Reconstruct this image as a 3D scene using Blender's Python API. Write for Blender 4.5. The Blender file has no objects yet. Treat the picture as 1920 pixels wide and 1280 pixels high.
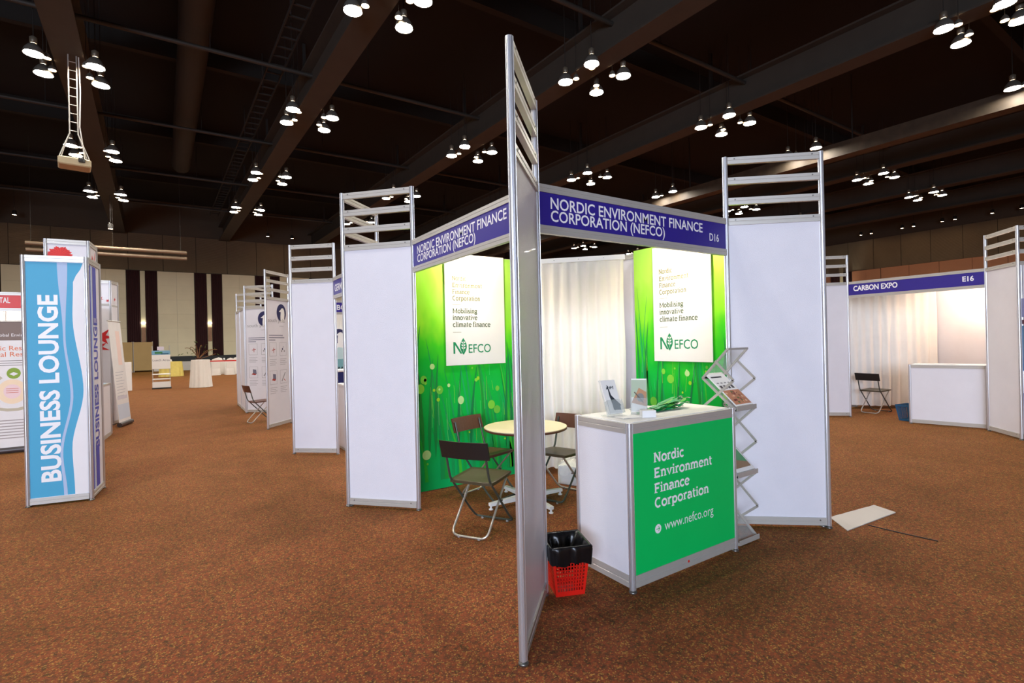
import bpy, bmesh, math, random
from math import sin, cos, pi, radians, atan2, hypot
from mathutils import Matrix, Vector
random.seed(7)
SC = bpy.context.scene
COL = SC.collection
# ---------------------------------------------------------------- camera
YAW, ROLL, CAMH, FPX = 0.5809, -0.0231, 1.5433, 952.06
cam = bpy.data.cameras.new('camera'); camo = bpy.data.objects.new('camera', cam); COL.objects.link(camo)
cam.sensor_width = 36; cam.lens = FPX/1920*36; cam.clip_end = 300; cam.clip_start = .05
F = Vector((sin(YAW), cos(YAW), 0)); Rr = Vector((cos(YAW), -sin(YAW), 0)); Z = Vector((0, 0, 1))
Rc = Rr*cos(ROLL) + Z*sin(ROLL); Uc = -Rr*sin(ROLL) + Z*cos(ROLL)
camo.matrix_world = Matrix(((Rc.x, Uc.x, -F.x, 0), (Rc.y, Uc.y, -F.y, 0), (Rc.z, Uc.z, -F.z, CAMH), (0, 0, 0, 1)))
SC.camera = camo
# ---------------------------------------------------------------- world, exposure, large lights
w = bpy.data.worlds.new('world'); SC.world = w; w.use_nodes = True
w.node_tree.nodes['Background'].inputs[0].default_value = (.5, .5, .6, 1)
w.node_tree.nodes['Background'].inputs[1].default_value = .02
SC.view_settings.view_transform = 'Standard'; SC.view_settings.look = 'None'
SC.view_settings.gamma = 1; SC.view_settings.exposure = 0.15; SC.view_settings.use_curve_mapping = False
LAMP_E = 150.0          # radiance of the hall lamps
def area(name, loc, target, sx, sy, power, col):
    l = bpy.data.lights.new(name, 'AREA'); l.shape = 'RECTANGLE'; l.size = sx; l.size_y = sy; l.energy = power; l.color = col
    o = bpy.data.objects.new(name, l); COL.objects.link(o); o.location = loc
    o.rotation_euler = (Vector(target)-Vector(loc)).to_track_quat('-Z', 'Y').to_euler(); return o
# added cool fill light behind the camera, brightens the panels facing it
area('cool_fill', (-11.0, -11.5, 3.6), (3.0, 4, 1.4), 11, 5, 3300, (.70, .80, 1.0))
def spot(name, loc, target, power, col, size=100, blend=.8, r=.035):
    l = bpy.data.lights.new(name, 'SPOT'); l.energy = power; l.color = col; l.spot_size = radians(size); l.spot_blend = blend; l.shadow_soft_size = r
    o = bpy.data.objects.new(name, l); COL.objects.link(o); o.location = loc
    o.rotation_euler = (Vector(target)-Vector(loc)).to_track_quat('-Z', 'Y').to_euler(); return o
# ---------------------------------------------------------------- materials
MATS = {}
def srgb(c):
    return tuple(((v/255)/12.92 if v/255 <= .04045 else (((v/255)+.055)/1.055)**2.4) for v in c)
def pm(name, rgb, rough=.5, metal=0, var=.06, nscale=8, bump=0, bscale=200, spec=.5, emit=None, es=0, trans=0, alpha=None, coat=0):
    if name in MATS: return MATS[name]
    m = bpy.data.materials.new(name); m.use_nodes = True; nt = m.node_tree; N = nt.nodes; L = nt.links
    b = N['Principled BSDF']; c = srgb(rgb)
    tc = N.new('ShaderNodeTexCoord'); no = N.new('ShaderNodeTexNoise'); no.inputs['Scale'].default_value = nscale; no.inputs['Detail'].default_value = 4
    L.new(tc.outputs['Object'], no.inputs['Vector'])
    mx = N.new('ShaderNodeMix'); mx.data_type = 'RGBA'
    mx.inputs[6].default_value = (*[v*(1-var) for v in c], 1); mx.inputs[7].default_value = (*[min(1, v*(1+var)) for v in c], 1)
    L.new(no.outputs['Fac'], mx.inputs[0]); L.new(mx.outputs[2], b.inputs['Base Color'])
    b.inputs['Roughness'].default_value = rough; b.inputs['Metallic'].default_value = metal
    b.inputs['Specular IOR Level'].default_value = spec; b.inputs['Coat Weight'].default_value = coat
    b.inputs['Transmission Weight'].default_value = trans
    if alpha is not None: b.inputs['Alpha'].default_value = alpha
    if emit: b.inputs['Emission Color'].default_value = (*srgb(emit), 1); b.inputs['Emission Strength'].default_value = es
    if bump:
        n2 = N.new('ShaderNodeTexNoise'); n2.inputs['Scale'].default_value = bscale; L.new(tc.outputs['Object'], n2.inputs['Vector'])
        bp = N.new('ShaderNodeBump'); bp.inputs['Strength'].default_value = bump; bp.inputs['Distance'].default_value = .004
        L.new(n2.outputs['Fac'], bp.inputs['Height']); L.new(bp.outputs[0], b.inputs['Normal'])
    MATS[name] = m; return m
def prt(rgb):
    return pm('print_%d_%d_%d' % tuple(rgb), rgb, .55, var=.03)
ALU = pm('brushed_aluminium', (224, 224, 226), .30, .78, .04, 30)
RAIL = pm('satin_rail', (196, 192, 184), .38, .35, .05, 12)
PANEL = pm('white_woven_panel', (228, 226, 232), .42, 0, .04, 5, .5, 260, coat=.12)
WHITE = pm('white_board', (240, 238, 234), .5, 0, .02)
NAVY = pm('navy_vinyl', (52, 40, 138), .35, 0, .05)
LETTER = pm('white_vinyl', (246, 244, 244), .45, 0, .01)
GREEN = pm('green_vinyl', (0, 198, 94), .5, 0, .04, 3, spec=.25)
SCREW = pm('screw_steel', (140, 138, 132), .3, .8)
CHROME = pm('chrome_tube', (206, 198, 186), .28, .7, .04)
DTUBE = pm('dark_painted_tube', (78, 84, 76), .35, .4, .08)
BLACKP = pm('black_plastic', (34, 30, 28), .42, 0, .12, 20, .2, 120)
TAUPE = pm('taupe_plastic', (72, 62, 42), .42, 0, .1, 20, .2, 120)
BROWNP = pm('brown_plastic', (92, 54, 38), .42, 0, .12, 20, .2, 120)
CLOTH = pm('white_cloth', (240, 236, 228), .85, 0, .04, 8, .2, 150)
RED = pm('red_plastic', (216, 30, 18), .35, 0, .06)
LINER = pm('black_bin_liner', (16, 16, 18), .24, 0, .1, 20, .4, 25)
DARKST = pm('dark_steel', (40, 36, 32), .75, 0, .15, 1.5)
MAROON = pm('maroon_drape', (46, 10, 14), .9, 0, .2, 6)
LENS = pm('lamp_glow', (255, 255, 255), .5, emit=(255, 250, 240), es=LAMP_E)
LENS2 = pm('lamp_glow_warm', (255, 255, 255), .5, emit=(255, 214, 170), es=55)
HALO = pm('halogen_glow', (255, 255, 255), .5, emit=(255, 226, 170), es=60)
SCO = pm('sconce_glow', (255, 255, 255), .5, emit=(255, 246, 220), es=9)
REFL = pm('spun_aluminium', (150, 146, 136), .35, .6)
def acrylic():
    m = pm('clear_acrylic', (206, 214, 212), .1, 0, .01, trans=.0, alpha=.22); return m
ACR = acrylic()
def carpet_mat():
    m = bpy.data.materials.new('speckled_carpet'); m.use_nodes = True; N = m.node_tree.nodes; L = m.node_tree.links; b = N['Principled BSDF']
    tc = N.new('ShaderNodeTexCoord')
    def noise(scale, det=3, off=0, rough=.6):
        n = N.new('ShaderNodeTexNoise'); n.inputs['Scale'].default_value = scale; n.inputs['Detail'].default_value = det; n.inputs['Roughness'].default_value = rough
        mp = N.new('ShaderNodeMapping'); mp.inputs['Location'].default_value = (off, off*1.7, 0); L.new(tc.outputs['Object'], mp.inputs[0]); L.new(mp.outputs[0], n.inputs['Vector']); return n
    def ramp(src, stops):
        r = N.new('ShaderNodeValToRGB'); e = r.color_ramp.elements
        while len(e) < len(stops): e.new(.5)
        for i, (p, c) in enumerate(stops): e[i].position = p; e[i].color = (*srgb(c), 1) if isinstance(c, tuple) else (c, c, c, 1)
        L.new(src, r.inputs[0]); return r
    def mix(a, bb, fac):
        x = N.new('ShaderNodeMix'); x.data_type = 'RGBA'; L.new(a, x.inputs[6]); L.new(bb, x.inputs[7]); L.new(fac, x.inputs[0]); return x.outputs[2]
    n1 = noise(30, 6, 0, .75); base = ramp(n1.outputs['Fac'], [(.30, (36, 29, 28)), (.43, (82, 45, 38)), (.55, (122, 57, 42)), (.72, (142, 76, 44))])
    v = N.new('ShaderNodeTexVoronoi'); v.inputs['Scale'].default_value = 150; L.new(tc.outputs['Object'], v.inputs['Vector'])
    sp = ramp(v.outputs['Color'], [(.72, 0.0), (.84, .7)]); yc = N.new('ShaderNodeRGB'); yc.outputs[0].default_value = (*srgb((186, 146, 74)), 1)
    c1 = mix(base.outputs[0], yc.outputs[0], sp.outputs[0])
    n3 = noise(26, 3, 5.3); dk = ramp(n3.outputs['Fac'], [(.57, 0.0), (.70, .8)]); dc = N.new('ShaderNodeRGB'); dc.outputs[0].default_value = (*srgb((40, 35, 30)), 1)
    c2 = mix(c1, dc.outputs[0], dk.outputs[0])
    n4 = noise(70, 2, 9.1); rd = ramp(n4.outputs['Fac'], [(.56, 0.0), (.66, .7)]); rc = N.new('ShaderNodeRGB'); rc.outputs[0].default_value = (*srgb((160, 66, 38)), 1)
    c3 = mix(c2, rc.outputs[0], rd.outputs[0])
    n5 = noise(2.6, 5, 3.3); bl = ramp(n5.outputs['Fac'], [(.3, .78), (.7, 1.18)])
    mu = N.new('ShaderNodeMix'); mu.data_type = 'RGBA'; mu.blend_type = 'MULTIPLY'; mu.inputs[0].default_value = 1; L.new(c3, mu.inputs[6]); L.new(bl.outputs[0], mu.inputs[7])
    L.new(mu.outputs[2], b.inputs['Base Color']); b.inputs['Roughness'].default_value = .85; b.inputs['Specular IOR Level'].default_value = .15
    b.inputs['Sheen Weight'].default_value = .2; b.inputs['Sheen Tint'].default_value = (*srgb((255, 208, 84)), 1)
    nb = noise(260, 2, 1.1); bp = N.new('ShaderNodeBump'); bp.inputs['Strength'].default_value = .6; bp.inputs['Distance'].default_value = .006
    L.new(nb.outputs['Fac'], bp.inputs['Height']); L.new(bp.outputs[0], b.inputs['Normal'])
    return m
def meadow_mat(name, flip):
    # printed picture: out-of-focus lawn, lime at the top and emerald below
    m = bpy.data.materials.new(name); m.use_nodes = True; N = m.node_tree.nodes; L = m.node_tree.links; b = N['Principled BSDF']
    tc = N.new('ShaderNodeTexCoord'); sx = N.new('ShaderNodeSeparateXYZ'); L.new(tc.outputs['Object'], sx.inputs[0])
    n = N.new('ShaderNodeTexNoise'); n.inputs['Scale'].default_value = 2.1; n.inputs['Detail'].default_value = 3
    mp = N.new('ShaderNodeMapping'); mp.inputs['Scale'].default_value = (1.6, 1.6, .7); mp.inputs['Location'].default_value = (flip, 0, flip)
    L.new(tc.outputs['Object'], mp.inputs[0]); L.new(mp.outputs[0], n.inputs['Vector'])
    a = N.new('ShaderNodeMath'); a.operation = 'MULTIPLY_ADD'; a.inputs[1].default_value = .4; L.new(sx.outputs['Z'], a.inputs[0])
    s = N.new('ShaderNodeMath'); s.operation = 'MULTIPLY_ADD'; s.inputs[1].default_value = .55; s.inputs[2].default_value = -.19; L.new(n.outputs['Fac'], s.inputs[0]); L.new(s.outputs[0], a.inputs[2])
    r = N.new('ShaderNodeValToRGB'); e = r.color_ramp.elements
    st = [(.0, (0, 184, 104)), (.32, (0, 186, 84)), (.55, (0, 190, 50)), (.68, (66, 208, 30)), (.80, (140, 226, 44)), (1.0, (176, 236, 90))]
    while len(e) < len(st): e.new(.5)
    for i, (p, c) in enumerate(st): e[i].position = p; e[i].color = (*srgb(c), 1)
    L.new(a.outputs[0], r.inputs[0]); L.new(r.outputs[0], b.inputs['Base Color']); b.inputs['Roughness'].default_value = .6; b.inputs['Specular IOR Level'].default_value = .25
    return m
def ribbed_mat(name, rgb, scale):
    m = pm(name, rgb, .8, 0, .1, 2); N = m.node_tree.nodes; L = m.node_tree.links
    tc = N.new('ShaderNodeTexCoord'); wv = N.new('ShaderNodeTexWave'); wv.bands_direction = 'Z'; wv.inputs['Scale'].default_value = scale
    L.new(tc.outputs['Object'], wv.inputs['Vector']); bp = N.new('ShaderNodeBump'); bp.inputs['Distance'].default_value = .05
    L.new(wv.outputs['Fac'], bp.inputs['Height']); L.new(bp.outputs[0], N['Principled BSDF'].inputs['Normal']); return m
# ---------------------------------------------------------------- mesh builder
class MB:
    def __init__(s, M=None): s.v = []; s.f = []; s.mi = []; s.sm = []; s.mats = []; s.M = M or Matrix(); s.cur = 0; s.smooth = False
    def mat(s, m):
        if m not in s.mats: s.mats.append(m)
        s.cur = s.mats.index(m); return s
    def add(s, vs, fs, smooth=None):
        o = len(s.v); M = s.M
        for p in vs: s.v.append(tuple(M @ Vector(p)))
        for f in fs: s.f.append([i+o for i in f]); s.mi.append(s.cur); s.sm.append(s.smooth if smooth is None else smooth)
        return s
    def box(s, x0, x1, y0, y1, z0, z1):
        return s.add([(x0,y0,z0),(x1,y0,z0),(x1,y1,z0),(x0,y1,z0),(x0,y0,z1),(x1,y0,z1),(x1,y1,z1),(x0,y1,z1)],
              [(0,3,2,1),(4,5,6,7),(0,1,5,4),(1,2,6,5),(2,3,7,6),(3,0,4,7)])
    def bbox(s, x0, x1, y0, y1, z0, z1, c=.004):
        # box with chamfered edges
        vs = []; 
        for z, k in ((z0, c), (z0+c, 0), (z1-c, 0), (z1, c)):
            cc = c if k == 0 else c+k*.6
            a, b2, d, e = x0+k, x1-k, y0+k, y1-k
            vs += [(a+c,d,z),(b2-c,d,z),(b2,d+c,z),(b2,e-c,z),(b2-c,e,z),(a+c,e,z),(a,e-c,z),(a,d+c,z)]
        fs = [tuple(range(7,-1,-1)), tuple(range(24,32))]
        for r in range(3):
            for i in range(8): j = (i+1) % 8; fs.append((r*8+i, r*8+j, r*8+8+j, r*8+8+i))
        return s.add(vs, fs)
    def prism(s, prof, p0, p1, up=(0,0,1), smooth=False):
        p0 = Vector(p0); p1 = Vector(p1); d = (p1-p0).normalized(); u = Vector(up)
        if abs(d.dot(u)) > .99: u = Vector((0,1,0))
        a = d.cross(u).normalized(); b = a.cross(d); n = len(prof)
        vs = [tuple(p0+a*x+b*y) for x, y in prof]+[tuple(p1+a*x+b*y) for x, y in prof]
        fs = [(i, (i+1) % n, n+(i+1) % n, n+i) for i in range(n)]
        s.add(vs, fs, smooth); return s.add(vs, [tuple(range(n-1,-1,-1)), tuple(range(n, 2*n))], False)
    def tube(s, pts, r, n=8, closed=False, cap=True):
        P = [Vector(p) for p in pts]; m = len(P); vs = []; fs = []; up = None
        for i in range(m):
            if closed: d = (P[(i+1) % m]-P[i-1]).normalized()
            else: d = (P[min(i+1, m-1)]-P[max(i-1, 0)]).normalized()
            if up is None: up = Vector((0,0,1)) if abs(d.z) < .9 else Vector((1,0,0))
            a = d.cross(up).normalized(); up = a.cross(d).normalized()
            rr = r[i] if isinstance(r, (list, tuple)) else r
            for k in range(n): t = 2*pi*k/n; vs.append(tuple(P[i]+a*cos(t)*rr+up*sin(t)*rr))
        for i in range(m if closed else m-1):
            j = (i+1) % m
            for k in range(n): l = (k+1) % n; fs.append((i*n+k, i*n+l, j*n+l, j*n+k))
        s.add(vs, fs, True)
        if cap and not closed: s.add(vs, [tuple(range(n-1,-1,-1)), tuple(range((m-1)*n, m*n))], False)
        return s
    def lathe(s, prof, c=(0,0,0), n=24, cap=True):
        vs = []; fs = []; m = len(prof)
        for r, z in prof:
            for k in range(n): t = 2*pi*k/n; vs.append((c[0]+r*cos(t), c[1]+r*sin(t), c[2]+z))
        for i in range(m-1):
            for k in range(n): l = (k+1) % n; fs.append((i*n+k, i*n+l, (i+1)*n+l, (i+1)*n+k))
        s.add(vs, fs, True)
        if cap: s.add(vs, [tuple(range(n-1,-1,-1)), tuple(range((m-1)*n, m*n))], False)
        return s
    def disc(s, c, r, n=16, nz=-1):
        vs = [(c[0]+r*cos(2*pi*k/n), c[1]+r*sin(2*pi*k/n), c[2]) for k in range(n)]
        return s.add(vs, [tuple(range(n)) if nz > 0 else tuple(range(n-1,-1,-1))])
    def poly(s, pts2, y, m=None):          # flat print in the local xz plane, facing local -y
        if m is not None: s.mat(m)
        ar = sum(pts2[i-1][0]*pts2[i][1]-pts2[i][0]*pts2[i-1][1] for i in range(len(pts2)))
        if ar < 0: pts2 = pts2[::-1]
        return s.add([(x, y, z) for x, z in pts2], [tuple(range(len(pts2)))])
    def ell(s, cx, cz, rx, rz, y, m=None, n=18):
        return s.poly([(cx+rx*cos(2*pi*k/n), cz+rz*sin(2*pi*k/n)) for k in range(n)], y, m)
    def rect(s, x0, x1, z0, z1, y, m=None): return s.poly([(x0,z0),(x1,z0),(x1,z1),(x0,z1)], y, m)
    def strip(s, pts, wd, y, m=None):      # ribbon of width wd along 2D points
        if m is not None: s.mat(m)
        n = len(pts); L_ = []; R_ = []
        for i in range(n):
            a = pts[max(i-1,0)]; b = pts[min(i+1,n-1)]; dx, dz = b[0]-a[0], b[1]-a[1]; l = hypot(dx, dz) or 1
            ww = (wd[i] if isinstance(wd, (list, tuple)) else wd)/2
            L_.append((pts[i][0]-dz/l*ww, pts[i][1]+dx/l*ww)); R_.append((pts[i][0]+dz/l*ww, pts[i][1]-dx/l*ww))
        vs = [(x, y, z) for x, z in R_]+[(x, y, z) for x, z in L_]
        return s.add(vs, [(i, i+1, n+i+1, n+i) for i in range(n-1)])
    def mesh(s, name, mat=None):
        me = bpy.data.meshes.new(name); me.from_pydata(s.v, [], s.f)
        ms = s.mats or [mat]
        for m in ms: me.materials.append(m)
        me.polygons.foreach_set('material_index', s.mi); me.polygons.foreach_set('use_smooth', s.sm); me.update(); return me
def obj(name, mb, mat, parent=None, label=None, kind=None):
    o = bpy.data.objects.new(name, mb if isinstance(mb, bpy.types.Mesh) else mb.mesh(name, mat)); COL.objects.link(o)
    if parent: o.parent = parent
    if label: o['label'] = label
    if kind: o['kind'] = kind
    return o
def thing(name, label, cat, loc=(0,0,0), rz=0, group=None):
    o = bpy.data.objects.new(name, None); COL.objects.link(o); o.empty_display_size = .1
    o.location = loc; o.rotation_euler = (0,0,rz); o['label'] = label; o['category'] = cat
    if group: o['group'] = group
    return o
def tag(o, label, cat, group=None):
    o['label'] = label; o['category'] = cat
    if group: o['group'] = group
    return o
def struct(name, mb, mat, parent=None):
    o = obj(name, mb, mat, parent)
    if not parent: o['kind'] = 'structure'
    return o
def dup(root, loc, rz=None, label=None, group=None):
    def cp(o, par):
        c = o.copy(); COL.objects.link(c); c.parent = par
        for k in o.children: cp(k, c)
        return c
    r = cp(root, None); r.location = loc
    if rz is not None: r.rotation_euler = (0,0,rz)
    if label: r['label'] = label
    if group: r['group'] = group
    return r
def fm(p0, p1, org=(0,0)):
    a = atan2(p1[1]-p0[1], p1[0]-p0[0])
    return Matrix.Translation((p0[0]-org[0], p0[1]-org[1], 0)) @ Matrix.Rotation(a, 4, 'Z'), hypot(p1[0]-p0[0], p1[1]-p0[1])
# ---------------------------------------------------------------- lettering
def _text(s, bold):
    c = bpy.data.curves.new('t', 'FONT'); c.body = s; c.size = 1; c.offset = bold; c.resolution_u = 3
    o = bpy.data.objects.new('t', c); COL.objects.link(o)
    bpy.context.view_layer.update()
    me = bpy.data.meshes.new_from_object(o.evaluated_get(bpy.context.evaluated_depsgraph_get()))
    vs = [(v.co.x, v.co.y) for v in me.vertices]; fs = [tuple(p.vertices) for p in me.polygons]
    bpy.data.objects.remove(o); bpy.data.curves.remove(c); bpy.data.meshes.remove(me); return vs, fs
CAP = max(y for x, y in _text('H', 0)[0])
def text(mb, s, x0, x1, zb, cap, y, m, bold=.012, rot=False):
    vs, fs = _text(s, bold); a = min(v[0] for v in vs); b = max(v[0] for v in vs); k = (x1-x0)/(b-a); kz = cap/CAP
    mb.mat(m)
    if rot:   # reads upwards: x0..x1 is the z range, zb the x of the baseline (right-hand side)
        mb.add([(zb-v[1]*kz, y, x0+(v[0]-a)*k) for v in vs], fs)
    else: mb.add([(x0+(v[0]-a)*k, y, zb+v[1]*kz) for v in vs], fs)
def arc(cx, cy, rx, ry, a0, a1, n=10): return [(cx+rx*cos(radians(a0+(a1-a0)*i/n)), cy+ry*sin(radians(a0+(a1-a0)*i/n))) for i in range(n+1)]
W_ = .105
def _g():
    G = {}; S = lambda x0, x1, y: [(x0, y), (x1, y)]   # thin serif bars
    xh = .5
    G['n'] = (.52, [[(.12,0),(.12,xh)], arc(.26,xh-.17,.14,.15,160,0,8)+[(.40,0)]], [S(.0,.22,.03),S(.30,.52,.03),S(.0,.12,xh-.03)])
    G['m'] = (.80, [[(.12,0),(.12,xh)], arc(.255,xh-.16,.125,.14,160,0,8)+[(.38,0)], arc(.525,xh-.16,.135,.14,150,0,8)+[(.66,0)]], [S(.0,.22,.03),S(.29,.48,.03),S(.56,.78,.03),S(.0,.12,xh-.03)])
    G['r'] = (.38, [[(.12,0),(.12,xh)], arc(.27,xh-.16,.15,.14,165,60,6)], [S(.0,.25,.03),S(.0,.12,xh-.03)])
    G['i'] = (.26, [[(.12,0),(.12,xh)], [(.06,.66),(.18,.66)]], [S(.0,.24,.03),S(.0,.12,xh-.03)])
    G['l'] = (.26, [[(.12,0),(.12,.76)]], [S(.0,.24,.03),S(.0,.12,.73)])
    G['t'] = (.36, [[(.14,.66),(.14,.14)]+arc(.24,.14,.10,.10,180,290,6)], [S(.02,.32,xh-.03)])
    G['o'] = (.54, [arc(.26,.25,.20,.23,0,360,22)], [])
    G['c'] = (.46, [arc(.25,.25,.19,.23,45,315,16)], [])
    G['e'] = (.50, [arc(.25,.25,.19,.23,5,320,18)], [S(.08,.42,.27)])
    G['a'] = (.50, [arc(.22,xh-.15,.16,.13,150,0,8)+[(.38,.0)], arc(.20,.14,.13,.12,60,300,12)], [S(.30,.50,.03),S(.2,.38,.28)])
    G['d'] = (.56, [arc(.23,.25,.17,.22,30,330,16), [(.41,0),(.41,.76)]], [S(.30,.42,.73),S(.4,.54,.03)])
    G['b'] = (.54, [arc(.29,.25,.17,.22,-150,150,16), [(.12,0),(.12,.76)]], [S(.0,.12,.73)])
    G['p'] = (.56, [arc(.30,.25,.17,.22,-150,150,16), [(.12,-.22),(.12,xh)]], [S(.0,.25,-.19),S(.0,.12,xh-.03)])
    G['g'] = (.52, [arc(.23,.30,.15,.17,0,360,16), arc(.24,-.06,.19,.12,0,360,16), [(.34,.42),(.48,.46)]], [])
    G['s'] = (.42, [arc(.21,.365,.13,.10,40,230,8)+[(.28,.24)]+arc(.20,.13,.14,.10,60,-150,8)], [])
    G['v'] = (.52, [[(.09,xh),(.26,.04),(.43,xh)]], [S(.0,.2,xh-.03),S(.34,.52,xh-.03)])
    G['f'] = (.34, [[(.13,0),(.13,.58)]+arc(.24,.58,.11,.14,180,60,6)], [S(.0,.26,.03),S(.02,.30,xh-.03)])
    G['N'] = (.72, [[(.13,0),(.13,.7)], [(.13,.7),(.57,.02)], [(.57,0),(.57,.7)]], [S(.02,.26,.03),S(.02,.16,.67),S(.46,.70,.67)])
    G['M'] = (.88, [[(.13,0),(.13,.7)], [(.13,.7),(.43,.08),(.73,.7)], [(.73,0),(.73,.7)]], [S(.02,.26,.03),S(.62,.86,.03),S(.02,.16,.67),S(.7,.86,.67)])
    G['E'] = (.58, [[(.13,0),(.13,.7)], [(.13,.05),(.52,.05)], [(.13,.65),(.50,.65)], [(.13,.36),(.42,.36)]], [S(.02,.2,.03),S(.02,.2,.67)])
    G['F'] = (.54, [[(.13,0),(.13,.7)], [(.13,.65),(.50,.65)], [(.13,.34),(.42,.34)]], [S(.02,.28,.03),S(.02,.2,.67)])
    G['C'] = (.62, [arc(.34,.35,.25,.32,50,310,20)], [])
    G[' '] = (.22, [], [])
    return G
GL = _g()
def slab(mb, s, x0, x1, zb, cap, y, m, wgt=1.0):
    W = sum(GL[c][0] for c in s)-.05; kx = (x1-x0)/W; kz = cap/.7; x = x0; mb.mat(m); n = 0
    for c in s:
        adv, st, se = GL[c]
        for p in st:
            q = [(x+a*kx, zb+b*kz) for a, b in p]; mb.strip(q, W_*wgt*kz, y-.00012*(n % 4)); n += 1
        for p in se:
            q = [(x+a*kx, zb+b*kz) for a, b in p]; mb.strip(q, .062*kz, y-.00012*(n % 4)-.00006); n += 1
        x += adv*kx
# ---------------------------------------------------------------- shell-scheme pieces
PP = []
for k in range(16):
    r = .0205 if k % 2 == 0 else .0195
    t = 2*pi*k/16; PP += [(r*cos(t-.12), r*sin(t-.12)), (r*cos(t+.12), r*sin(t+.12)), (.0165*cos(t+.196), .0165*sin(t+.196))]
PP = PP[:48]
def post_mb(M, x, y, z1, z0=.02):
    m = MB(M); m.prism(PP, (x, y, z0), (x, y, z1)); return m
def foot_mb(M, x, y): m = MB(M); m.lathe([(.021,0),(.025,.002),(.025,.012),(.016,.014),(.016,.024)], (x, y, 0), 16); return m
def post(par, M, x, z1, y=0):
    p = obj('post', post_mb(M, x, y, z1), ALU, par); obj('foot', foot_mb(M, x, y), SCREW, p); return p
def rail_mb(M, L, z0, z1, t=.016, x0=.018):
    m = MB(M); h = z1-z0; g = .003
    pr = [(-t, 0), (-t, h*.42), (-t+g, h*.46), (-t+g, h*.54), (-t, h*.58), (-t, h), (t, h), (t, h*.58), (t-g, h*.54), (t-g, h*.46), (t, h*.42), (t, 0)]
    m.prism(pr, (x0, 0, z0), (L-x0, 0, z0)); return m
def screws_mb(M, L, z, t=.0165):
    m = MB(M)
    for x in (.07, L-.07):
        for sg in (-1, 1): m.tube([(x, sg*t, z), (x, sg*(t+.003), z)], .006, 8)
    return m
def rail(par, M, L, z0, z1, name='rail', scr=True):
    r = obj(name, rail_mb(M, L, z0, z1), RAIL, par)
    if scr: obj('screw', screws_mb(M, L, (z0+z1)/2+.012), SCREW, r)
    return r
def tower(p0, p1, label, cat='display panel', zt=3.0, louvers=True, panel=True, group=None, pm_=PANEL):
    t = thing('tower_panel', label, cat, (p0[0], p0[1], 0), 0, group); M, L = fm(p0, p1, p0)
    post(t, M, 0, zt); post(t, M, L, zt)
    if panel:
        m = MB(M); m.box(.02, L-.02, -.004, .004, .08, 2.455); obj('panel', m, pm_, t)
        rail(t, M, L, .025, .085, 'bottom_rail'); rail(t, M, L, 2.445, 2.50, 'top_rail')
    if louvers:
        for k, z in enumerate((2.995, 2.83, 2.665)): rail(t, M, L, z-.055, z, 'louver_rail')
    return t, M, L
def booth_wall(p0, p1, label, skin=None, z1=2.5):
    t = thing('booth_wall', label, 'booth wall', (p0[0], p0[1], 0)); M, L = fm(p0, p1, p0); n = max(1, round(L/.98))
    for i in range(n+1):
        if 0 < i < n or True: post(t, M, L*i/n, z1)
    for i in range(n):
        a, b = L*i/n, L*(i+1)/n
        m = MB(M); m.box(a+.018, b-.018, -.004, .004, .06, z1-.05); obj('panel', m, PANEL, t)
        Mi = M @ Matrix.Translation((a, 0, 0)); rail(t, Mi, b-a, .02, .075, 'bottom_rail', False); rail(t, Mi, b-a, z1-.055, z1, 'top_rail', False)
    return t, M, L
def fascia(p0, p1, label, board=NAVY, t0='fascia_sign'):
    t = thing(t0, label, 'sign', (p0[0], p0[1], 0)); M, L = fm(p0, p1, p0)
    rail(t, M, L, 2.452, 2.50, 'top_rail', False); rail(t, M, L, 2.20, 2.25, 'bottom_rail', False)
    m = MB(M); m.box(.02, L-.02, -.008, .008, 2.245, 2.455); obj('sign_board', m, board, t)
    return t, M, L
def lettering(par, M, fn, name='lettering'):
    m = MB(M); fn(m); return obj(name, m, None, par)
# ---------------------------------------------------------------- the hall
X0, X1, Y0, Y1, ZC = -16, 53, -15, 46, 12.6
m = MB(); m.box(X0, X1, Y0, Y1, -.1, 0); fl = struct('floor', m, carpet_mat())
m = MB(); m.box(X0, X1, Y0, Y1, ZC, ZC+.2); struct('ceiling', m, pm('black_ceiling', (20, 18, 16), .95, 0, .3, .6))
WB = ribbed_mat('ribbed_wall_felt', (150, 134, 108), 6); WP = pm('cream_acoustic_board', (224, 214, 182), .8, 0, .06, 1.2)
WK = pm('dark_wall_core', (84, 74, 62), .9)
m = MB(); m.box(X0, X1, Y1, Y1+.3, 0, ZC); wb = struct('wall_back', m, WK)
m = MB(); m.box(X1, X1+.3, Y0, Y1, 0, ZC); wr = struct('wall_right', m, WK)
m = MB(); m.box(X0-.3, X0, Y0, Y1, 0, ZC); wl = struct('wall_left', m, pm('plain_wall', (150, 138, 120), .8))
m = MB(); m.box(X0, X1, Y0-.3, Y0, 0, ZC); struct('wall_front', m, MATS['plain_wall'])
m = MB(); m.box(X0, X0+.06, -13, -3, .1, 5.6); struct('added_pane_2', m, pm('pale_pane', (190, 205, 225), .2))  # unseen pane on the left wall, added to go with the cool fill
m = MB(); m.box(-14, -3, Y0, Y0+.06, .1, 5.6); struct('added_pane_1', m, pm('pale_pane', (190, 205, 225), .2))  # made-up pane behind the camera, put in as a pretext for the fill
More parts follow.
